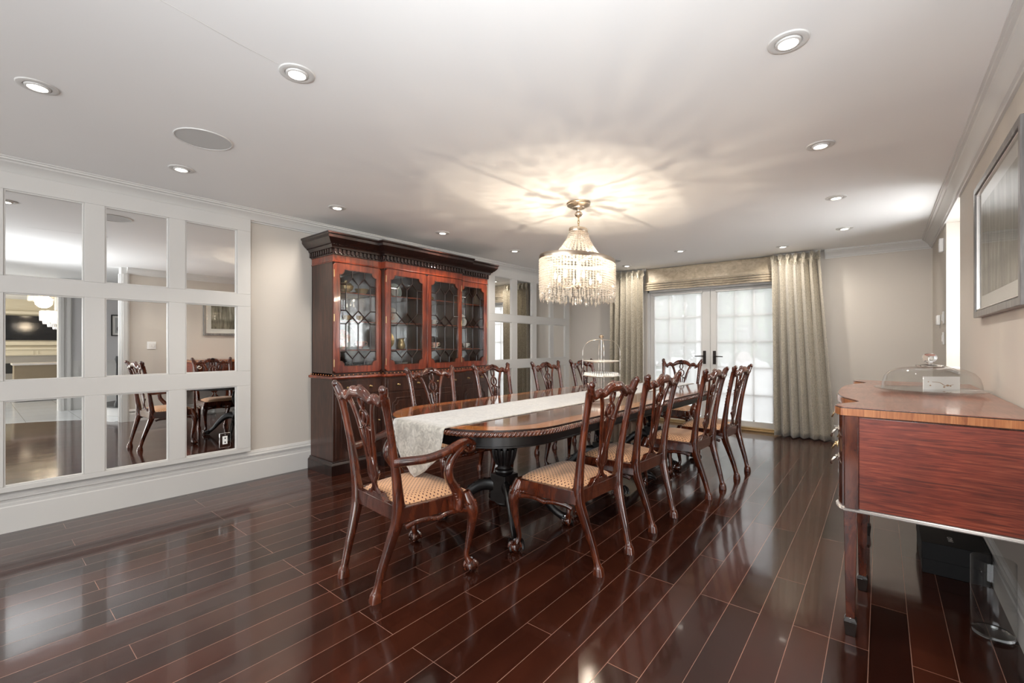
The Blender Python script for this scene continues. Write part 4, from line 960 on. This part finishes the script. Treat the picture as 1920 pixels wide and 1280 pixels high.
# upper case: carcass panels
ZB, ZT = 0.950, 2.005
b = MB()
b.box(XB,-HT,0.925,XB+0.012,HT,2.08); b.box(XB,-HT,0.925,XS-0.022,-HT+0.022,2.08); b.box(XB,HT-0.022,0.925,XS-0.022,HT,2.08)
b.prism(plan(-0.0), zt, 0.925, ZB); b.prism(plan(0.0), zt, 2.06, 2.085)
b.box(XS-0.022,-HC-0.0,0.925,XC-0.022,-HC+0.02,2.08); b.box(XS-0.022,HC-0.02,0.925,XC-0.022,HC,2.08); b.box(XB,-0.011,0.925,XC-0.03,0.011,2.08)
b.box(XB+0.012,-HC,0.95,XS-0.022,-HC+0.02,2.08); b.box(XB+0.012,HC-0.02,0.95,XS-0.022,HC,2.08)
b.build('upper_case', M['cab'], t, bevel=0.001)
b = MB(); b.box(XB+0.013,-HT+0.023,ZB,XB+0.016,HT-0.023,2.05); b.build('mirror_back', M['mirror'], t, smooth=False)
b = MB()
for z in (1.175, 1.455, 1.735):
    for y0, y1, X in SEC: b.box(XB+0.018, y0+0.024, z-0.009, X-0.035, y1-0.024, z)
b.build('shelf', M['cabr'], t, bevel=0.001)
def vx(X, y0, y1): return (X, y0, y1)
# frieze, dentils, cornice
b = MB(); b.prism(plan(0.0015), zt, 2.006, 2.075); b.sweep(plan(0.0), [(0,2.006),(0.006,2.006),(0.008,2.012),(0.003,2.018),(0,2.020)], 1); b.build('frieze', M['cabr'], t, bevel=0.001)
b = MB(); b.sweep(plan(0.0), [(0,2.075),(0.010,2.075),(0.014,2.088),(0.014,2.125),(0.032,2.133),(0.036,2.150),(0.050,2.165),(0.072,2.180),(0.092,2.205),(0.100,2.215),(0.102,2.240),(0.112,2.248),(0.112,2.262),(0,2.262)], 1); b.prism(plan(0), zt, 2.075, 2.262)
b.build('cornice', M['mahd'], t, ang=30)
b = MB(); pp = plan(0.014)
for p, q in zip(pp[:-1], pp[1:]):
    L_ = math.dist(p, q); n = max(1, round(L_/0.044)); dx, dy = (q[0]-p[0])/L_, (q[1]-p[1])/L_; nx_, ny_ = dy, -dx
    for k in range(n):
        u = (k+0.5)*L_/n; c0 = (p[0]+dx*u, p[1]+dy*u); hw = 0.0125
        lo = [(c0[0]-dx*hw, c0[1]-dy*hw), (c0[0]+dx*hw, c0[1]+dy*hw), (c0[0]+dx*hw+nx_*0.016, c0[1]+dy*hw+ny_*0.016), (c0[0]-dx*hw+nx_*0.016, c0[1]-dy*hw+ny_*0.016)]
        b.hexa([(x,y,2.092) for x,y in lo], [(x,y,2.128) for x,y in lo])
        b.ell((c0[0]+nx_*0.012, c0[1]+ny_*0.012, 2.088), (0.011,0.011,0.008), 6, 4)
b.build('dentil_band', M['mahd'], t, bevel=0.001)
b = MB(); pp = plan(0.052)
for p, q in zip(pp[:-1], pp[1:]):
    L_ = math.dist(p, q); n = max(1, int(L_/0.018))
    for k in range(n): u = (k+0.5)/n; b.ell((p[0]+(q[0]-p[0])*u, p[1]+(q[1]-p[1])*u, 2.162), (0.006,0.006,0.005), 6, 4)
b.build('cornice_beads', M['mahd'], t)
# glazed doors
def glazed(y0, y1, X, hinge):
    f = cf(X); g = 0.058; a, c, z0, z1 = y0+0.003, y1-0.003, 0.955, 2.003
    p = (a+g, c-g, z0+g+0.005, z1-g)
    b = MB(); b.ring(outer_for(*p, a, c, z0, z1, 0.048), notch(*p, 0.048), f, -0.020, 0.002)
    d = b.build('glazed_door', M['cabr'], t, bevel=0.002)
    b = MB(); b.box(X-0.010, p[0]-0.004, p[2]-0.004, X-0.008, p[1]+0.004, p[3]+0.004); b.build('pane', M['glass'], d, smooth=False)
    b = MB(); b.ring(notch(*p, 0.048), notch(p[0]+0.005,p[1]-0.005,p[2]+0.005,p[3]-0.005,0.048), f, -0.004, 0.004); b.build('bead_edge', M['mahr'], d)
    W, Hh = p[1]-p[0], p[3]-p[2]; b = MB()
    def ln(u0, v0, u1, v1):
        b.tube([(X-0.003, p[0]+W*u0, p[2]+Hh*v0, 0.0055), (X-0.003, p[0]+W*u1, p[2]+Hh*v1, 0.0055)], seg=6)
    A, B_, C_ = 0.17, 0.5, 0.83; D, E_ = 0.335, 0.665
    for q in (D, E_): ln(q,1,q,0.925); ln(q,0,q,0.075)
    for q in (A, B_, C_): ln(q,0.85,q,0.58); ln(q,0.44,q,0.15)
    for q, l_, r_ in ((D,A,B_),(E_,B_,C_)):
        ln(q,0.925,l_,0.85); ln(q,0.925,r_,0.85); ln(q,0.075,l_,0.15); ln(q,0.075,r_,0.15)
        ln(l_,0.58,r_,0.44); ln(r_,0.58,l_,0.44)
    for v in (0.85, 0.58, 0.44, 0.15): ln(0,v,A,v); ln(C_,v,1,v)
    b.build('glazing_bars', M['mahd'], d)
    b = MB()
    for z in (1.05, 1.48, 1.90): b.box(X-0.002, hinge-0.004, z-0.035, X+0.005, hinge+0.004, z+0.035)
    b.build('hinge', M['brass'], d, bevel=0.001)
for (y0, y1, X), hg in zip(SEC, (-HT+0.006, -HC+0.006, HC-0.006, HT-0.006)): glazed(y0, y1, X, hg)

# ---------------------------------------------------------------- china in the cabinet
SX = CBX+0.24
def at(y): return CBY+y
def plate_up(y, z, r_, m_rim, m_cen, lab, x=None, g='display plates in the cabinet'):
    x = CBX+0.13 if x is None else x
    t = thing('display_plate', lab, 'plate', (x, at(y), z), 0, g)
    tilt = Matrix.Rotation(R(-12), 4, 'Y')
    def put(prof, name, m, par, off=0):
        b = MB(); b.lathe(prof, (0,0,0), 30, axis='x'); b.v = [tuple((tilt @ (Vector(v)))+Vector((off+r_*0.21,0,r_))) for v in b.v]; return b.build(name, m, par)
    k = put([(0.0,0.0),(r_*0.55,0.0),(r_*0.62,0.006),(r_,0.016),(r_*0.995,0.020),(r_*0.62,0.011),(r_*0.55,0.006),(0.0,0.006)], 'rim', m_rim, t)
    put([(0.0,0.0065),(r_*0.60,0.0068),(r_*0.60,0.008),(0.0,0.008)], 'painted_centre', m_cen, t)
def cup(y, z, lab, m=None, s=1.0, x=None, saucer=True, g='teacups in the cabinet'):
    x = SX if x is None else x; m = m or M['china']
    t = thing('teacup', lab, 'cup', (x, at(y), z), 0, g)
    if saucer: b = MB(); b.lathe([(0.0,0.0),(0.03*s,0.0),(0.068*s,0.012),(0.066*s,0.015),(0.0,0.006)], seg=22); b.build('saucer', M['china'], t)
    b = MB(); b.lathe([(0.0,0.006),(0.022*s,0.007),(0.020*s,0.014),(0.036*s,0.035*s),(0.042*s,0.068*s),(0.040*s,0.068*s),(0.033*s,0.036*s),(0.0,0.018*s)], seg=20); b.build('bowl', m, t)
    b = MB(); b.ctube([(0,0.038*s,0.058*s,0.004*s),(0,0.062*s,0.062*s,0.004*s),(0,0.066*s,0.040*s,0.004*s),(0,0.036*s,0.028*s,0.004*s)], 4, seg=8); b.build('handle', m, t)
def lathed(name, y, z, prof, mats, lab, cat, g=None, x=None, lid=None):
    t = thing(name, lab, cat, (SX if x is None else x, at(y), z), 0, g)
    b = MB(); b.lathe(prof, seg=22); b.build('body', mats[0], t)
    if lid: b = MB(); b.lathe(lid, seg=20); b.build('lid', mats[1], t)
    return t
gplate = mat('grey_rim_china', (0.45,0.50,0.47), 0.2, coat=0.5); rose = mat('rose_painting', (0.72,0.30,0.22), 0.3)
gold_c = mat('gilded_china', (0.55,0.42,0.22), 0.25, metal=0.5)
N, L, b_ = nodes(rose); L.new(ramp(rose, noise(rose, mapping(rose), 16, 3), [(0.42,(0.85,0.80,0.74)),(0.52,(0.80,0.42,0.33)),(0.64,(0.45,0.48,0.30))]), b_.inputs['Base Color'])
zs = [ZB+0.001, 1.176, 1.456, 1.736]
plate_up(-0.80, zs[1], 0.130, gplate, rose, 'large display plate with a pink rose painting in the leftmost glazed door')
cup(-0.66, zs[1], 'pink mug beside the rose painted plate', M['pink'], 1.25, saucer=False)
lathed('round_vase', -0.90, zs[1], [(0.0,0.0),(0.035,0.0),(0.055,0.03),(0.050,0.07),(0.025,0.095),(0.030,0.11),(0.027,0.11),(0.0,0.03)], [rose], 'small flowered vase at the left edge of the leftmost door', 'vase', x=CBX+0.30)
for k in range(3): cup(-0.95+0.145*k, zs[2], 'gilded teacup on the middle shelf of the leftmost door', gold_c, 0.95)
lathed('soup_tureen', -0.82, zs[3], [(0.0,0.0),(0.04,0.0),(0.03,0.015),(0.07,0.05),(0.075,0.08),(0.0,0.082)], [gold_c, gold_c], 'gilded covered tureen on the top shelf of the leftmost door', 'tureen', lid=[(0.076,0.08),(0.05,0.11),(0.012,0.12),(0.016,0.135),(0.0,0.142)])
lathed('gilt_bowl', -0.64, zs[3], [(0.0,0.0),(0.03,0.0),(0.055,0.03),(0.070,0.065),(0.066,0.065),(0.0,0.02)], [gold_c], 'gilt bowl on the top shelf of the leftmost door', 'bowl')
dplate = mat('dark_blue_china', (0.05,0.055,0.07), 0.2, coat=0.6)
for k in range(2):
    for j in range(7):
        b = MB(); b.lathe([(0.0,0.0),(0.06,0.0),(0.115,0.010),(0.113,0.013),(0.0,0.006)], seg=26)
        o = b.build('dinner_plate', dplate, ang=40); o.location = (CBX+0.23, at(-0.92+0.255*k), ZB+0.001+0.0135*j)
        tag(o, ('dark dinner plate in the left stack at the bottom of the leftmost door', 'dark dinner plate in the right stack at the bottom of the leftmost door')[k], 'plate', ('dark plates stacked left', 'dark plates stacked right')[k])
plate_up(-0.29, zs[1], 0.105, gold_c, M['china'], 'gold rimmed round plate standing on the low shelf of the second door')
lathed('red_goblet', -0.40, zs[1], [(0.0,0.0),(0.04,0.0),(0.01,0.012),(0.008,0.09),(0.030,0.12),(0.045,0.20),(0.042,0.20),(0.0,0.12)], [M['redg']], 'tall red goblet on the low shelf of the second door', 'goblet', x=CBX+0.20)
lathed('small_jug', -0.14, zs[1], [(0.0,0.0),(0.03,0.0),(0.045,0.03),(0.038,0.07),(0.028,0.10),(0.035,0.12),(0.032,0.12),(0.0,0.04)], [gold_c], 'small gilt jug on the low shelf of the second door', 'jug')
plate_up(-0.22, zs[2], 0.095, M['china'], rose, 'flowered plate standing on the middle shelf of the second door')
plate_up(-0.42, zs[2], 0.080, M['china'], gplate, 'pale plate standing left on the middle shelf of the second door')
cup(-0.34, zs[2], 'gilded teacup on the middle shelf of the second door', gold_c, 0.9)
lathed('china_teapot', -0.36, zs[3], [(0.0,0.0),(0.04,0.0),(0.07,0.04),(0.065,0.08),(0.03,0.10),(0.0,0.102)], [M['china'], M['china']], 'white teapot on the top shelf of the second door', 'teapot', lid=[(0.03,0.10),(0.012,0.112),(0.014,0.124),(0.0,0.13)])
plate_up(-0.17, zs[3], 0.090, gplate, M['china'], 'grey rimmed plate standing on the top shelf of the second door')
lathed('glass_bowl', -0.36, zs[0], [(0.0,0.0),(0.04,0.0),(0.08,0.05),(0.10,0.10),(0.097,0.10),(0.0,0.02)], [M['china']], 'white bowl at the bottom of the second door', 'bowl')
lathed('glass_bowl', -0.14, zs[0], [(0.0,0.0),(0.03,0.0),(0.06,0.04),(0.075,0.08),(0.072,0.08),(0.0,0.02)], [M['bead']], 'silvery bowl at the bottom of the second door', 'bowl')
plate_up(0.13, zs[2], 0.090, M['china'], rose, 'flowered plate standing on the middle shelf of the third door')
cup(0.33, zs[2], 'white teacup on the middle shelf of the third door')
cup(0.24, zs[1], 'flowered teacup on the low shelf of the third door', rose, 1.1, x=CBX+0.37)
lathed('figurine', 0.11, zs[1], [(0.0,0.0),(0.035,0.0),(0.030,0.02),(0.020,0.05),(0.028,0.09),(0.012,0.13),(0.018,0.15),(0.0,0.17)], [M['china']], 'slim white figurine on the low shelf of the third door', 'figurine')
lathed('dark_casket', 0.33, zs[1], [(0.0,0.0),(0.09,0.0),(0.09,0.13),(0.07,0.15),(0.0,0.152)], [M['mahd']], 'dark round casket on the low shelf of the third door', 'box', x=CBX+0.16)
lathed('covered_dish', 0.24, zs[3], [(0.0,0.0),(0.04,0.0),(0.07,0.03),(0.072,0.05),(0.0,0.052)], [gold_c, gold_c], 'gilt covered dish on the top shelf of the third door', 'dish', lid=[(0.07,0.05),(0.04,0.075),(0.01,0.08),(0.012,0.092),(0.0,0.098)])
plate_up(0.115, zs[3], 0.080, gold_c, M['china'], 'gold rimmed plate standing on the top shelf of the third door')
lathed('china_teapot', 0.72, zs[3], [(0.0,0.0),(0.04,0.0),(0.07,0.04),(0.065,0.09),(0.03,0.11),(0.0,0.112)], [M['china'], M['china']], 'white teapot on the top shelf of the rightmost door', 'teapot', lid=[(0.03,0.11),(0.012,0.122),(0.014,0.134),(0.0,0.14)])
cup(0.66, zs[2], 'gilded teacup on the middle shelf of the rightmost door', gold_c)
plate_up(0.88, zs[2], 0.085, M['china'], gplate, 'pale plate standing on the middle shelf of the rightmost door')
lathed('figurine', 0.64, zs[1], [(0.0,0.0),(0.035,0.0),(0.030,0.03),(0.022,0.07),(0.028,0.10),(0.012,0.14),(0.018,0.16),(0.0,0.18)], [rose], 'pink flowered figurine on the low shelf of the rightmost door', 'figurine')
cup(0.88, zs[1], 'white teacup on the low shelf of the rightmost door')

# ================================================================= SIDEBOARD
t = thing('sideboard', 'serpentine mahogany sideboard with crossbanded top edge along the right wall', 'sideboard', (0, 2.355, 0))
def sfront(g):
    half = [(-0.132,0.0),(-0.158,0.07),(-0.150,0.12),(-0.105,0.215),(-0.085,0.265),(-0.100,0.33),(-0.150,0.45),(-0.182,0.62),(-0.192,0.80),(-0.193,0.925)]
    full = half+[(x, 1.85-y) for x, y in half[-2::-1]]
    c = crom(full, 5); return [(x+g, y+(g if y < 0.4 else -g)*(1 if (y < 0.01 or y > 1.84) else 0)) for x, y in c]
def sprism(b, g, z0, z1, gb=0.0):
    fr = sfront(g); poly = [(0.452, fr[0][1])]+fr+[(0.452, fr[-1][1])]; b.prism(poly, zt, z0, z1)
b = MB(); b.mi = 0; sprism(b, 0.0, 0.930, 0.960); b.mi = 1; sprism(b, 0.001, 0.9601, 0.9632); b.mi = 2; sprism(b, 0.006, 0.9633, 0.9655)
b.build('worktop', [M['cross'], M['string'], M['sidetop']], t, smooth=False)
b = MB(); sprism(b, 0.014, 0.536, 0.9295); b.build('carcass', M['mah'], t, ang=30)
b = MB(); b.box(-0.070, 0.006, 0.545, 0.448, 0.0135, 0.922); b.box(-0.119,0.0125,0.545,0.448,0.0138,0.922); b.build('end_panel', M['panel'], t, bevel=0.001)
b = MB(); b.box(-0.1195, 0.002, 0.540, -0.072, 0.0135, 0.9285); b.build('corner_stile', M['mah'], t, bevel=0.002)
b = MB(); fr = sfront(0.014); path = [(0.450, fr[0][1]-0.001)]+[(x, y) for x, y in fr]+[(0.450, fr[-1][1]+0.001)]
b.sweep(path, [(-0.004,0.526),(0.006,0.526),(0.008,0.530),(0.005,0.5335),(0.009,0.537),(0.007,0.541),(-0.004,0.542)], -1); b.build('lower_beading', M['bead'], t, ang=60)
legs = [(-0.100,0.030),(-0.072,0.50),(-0.072,1.35),(-0.100,1.82),(0.42,0.030),(0.42,1.82)]
for x, y in legs:
    b = MB(); b.hexa([(x-0.0155,y-0.0155,0.075),(x+0.0155,y-0.0155,0.075),(x+0.0155,y+0.0155,0.075),(x-0.0155,y+0.0155,0.075)], [(x-0.023,y-0.020,0.537),(x+0.023,y-0.020,0.537),(x+0.023,y+0.023,0.537),(x-0.023,y+0.023,0.537)]); lg = b.build('leg', M['mah'], t, bevel=0.002)
    b = MB(); b.hexa([(x-0.0175,y-0.0175,0.0),(x+0.0175,y-0.0175,0.0),(x+0.0175,y+0.0175,0.0),(x-0.0175,y+0.0175,0.0)], [(x-0.023,y-0.023,0.062),(x+0.023,y-0.023,0.062),(x+0.023,y+0.023,0.062),(x-0.023,y+0.023,0.062)])
    b.hexa([(x-0.023,y-0.023,0.0621),(x+0.023,y-0.023,0.0621),(x+0.023,y+0.023,0.0621),(x-0.023,y+0.023,0.0621)], [(x-0.0165,y-0.0165,0.076),(x+0.0165,y-0.0165,0.076),(x+0.0165,y+0.0165,0.076),(x-0.0165,y+0.0165,0.076)]); b.build('spade_foot', M['string'], lg, bevel=0.002)
for y0, y1, z0, z1 in ((0.55,1.30,0.78,0.915),(0.60,1.25,0.57,0.77)):
    b = MB(); P = [(x-0.006, y) for x, y in sfront(0.014) if y0 <= y <= y1]; Q = [(x+0.012, y) for x, y in P][::-1]; b.prism(P+Q, zt, z0, z1); dr = b.build('drawer', M['cabr'], t, bevel=0.002)
    for yy in (0.72, 1.13):
        x = -0.186; z = (z0+z1)/2; b = MB(); b.lathe([(0.016,0),(0.016,-0.004),(0.006,-0.008),(0.005,-0.018),(0,-0.02)], (x+0.004, yy-0.03, z+0.01), 12, axis='x'); b.lathe([(0.016,0),(0.016,-0.004),(0.006,-0.008),(0.005,-0.018),(0,-0.02)], (x+0.004, yy+0.03, z+0.01), 12, axis='x')
        b.ctube([(x-0.012,yy-0.03,z+0.01,0.003),(x-0.022,yy-0.03,z-0.012,0.0035),(x-0.026,yy,z-0.022,0.004),(x-0.022,yy+0.03,z-0.012,0.0035),(x-0.012,yy+0.03,z+0.01,0.003)], 4, seg=8); b.build('bail_handle', M['brass'], dr)
# corner door pulls seen in profile at the near end
b = MB()
for z in (0.86, 0.74):
    b.lathe([(0.020,0.0),(0.018,-0.004),(0.008,-0.008),(0.005,-0.016),(0.0,-0.018)], (-0.140, 0.075, z), 14, axis='x')
    b.ctube([(-0.152,0.05,z,0.003),(-0.166,0.05,z-0.02,0.0035),(-0.170,0.075,z-0.035,0.004),(-0.166,0.10,z-0.02,0.0035),(-0.152,0.10,z,0.003)], 4, seg=8)
b.build('door_pull', M['silver'], t)
# cake dome
t = thing('cake_dome', 'clear glass cake dome with round knob on a glass plate on the sideboard', 'cake dome', (0.205, 3.34, 0.966))
b = MB(); b.lathe([(0.0,0.003),(0.10,0.0),(0.15,0.0),(0.215,0.010),(0.236,0.018),(0.238,0.022),(0.215,0.015),(0.15,0.006),(0.0,0.007)], seg=48); b.build('plate', M['glass'], t)
b = MB(); b.lathe([(0.207,0.017),(0.205,0.020),(0.202,0.050),(0.193,0.085),(0.172,0.112),(0.135,0.130),(0.080,0.139),(0.030,0.142),(0.0001,0.143)], seg=48); dm = b.build('dome', M['glass'], t)
gs = mat('solid_glass', (0.97,0.98,0.98), 0.0, trans=1.0)
b = MB(); b.lathe([(0.0,0.143),(0.055,0.1435),(0.060,0.149),(0.030,0.153),(0.014,0.156),(0.012,0.163),(0.024,0.172),(0.031,0.186),(0.030,0.198),(0.020,0.211),(0.0,0.216)], seg=28); b.build('knob', gs, dm)
t = thing('printed_card', 'small white card with a faint sprig drawing inside the cake dome', 'card', (0.255, 3.395, 0.974), R(36))
b = MB(); b.box(-0.094,-0.003,0.0,0.094,0.003,0.078); b.build('card', M['paper'], t)
b = MB(); b.ctube([(-0.05,-0.0035,0.05,0.0012),(-0.01,-0.0035,0.045,0.0015),(0.02,-0.0035,0.028,0.0018),(0.06,-0.0035,0.035,0.001)], 4, seg=6)
for x, z, r_ in ((0.03,0.03,0.008),(0.012,0.022,0.006),(0.045,0.027,0.005),(-0.06,0.03,0.005),(-0.07,0.05,0.004)): b.ell((x,-0.0035,z), (r_,0.0008,r_*0.7), 8, 5)
b.build('sprig', mat('sepia_ink', (0.45,0.30,0.20), 0.7), bpy.data.objects[t.name])
# black gift box
t = thing('storage_box', 'large black lidded box on the floor under the sideboard', 'box', (0.300, 3.53, 0))
b = MB(); b.box(-0.128,-0.245,0,0.128,0.245,0.12); b.build('box_base', M['blackbox'], t, bevel=0.002)
b = MB(); b.box(-0.131,-0.248,0.075,0.131,0.248,0.167); b.build('lid', M['blackbox'], t, bevel=0.003)
cu = bpy.data.curves.new('lettering', 'FONT'); cu.body = 'OMNI'; cu.size = 0.030; cu.align_x = 'CENTER'; cu.extrude = 0.0003
tmp = bpy.data.objects.new('tmp', cu); COL.objects.link(tmp); bpy.context.view_layer.update()
me = bpy.data.meshes.new_from_object(tmp.evaluated_get(bpy.context.evaluated_depsgraph_get())); bpy.data.objects.remove(tmp)
lo = bpy.data.objects.new('lettering', me); COL.objects.link(lo); me.materials.clear(); me.materials.append(M['print']); lo.parent = t; lo.location = (-0.02, -0.13, 0.1675); lo.rotation_euler = (0,0,R(-90))
# glass cylinder
t = thing('glass_cylinder_vase', 'empty clear glass cylinder vase on the floor by the right baseboard', 'vase', (0.366, 2.76, 0.0))
b = MB(); b.lathe([(0.0001,0.001),(0.066,0.001),(0.069,0.006),(0.069,0.318),(0.0675,0.320)], seg=48); b.build('cylinder', M['glass'], t)
b = MB(); b.lathe([(0.0,0.003),(0.064,0.003),(0.065,0.017),(0.0,0.016)], seg=40); b.build('thick_base', gs, t)
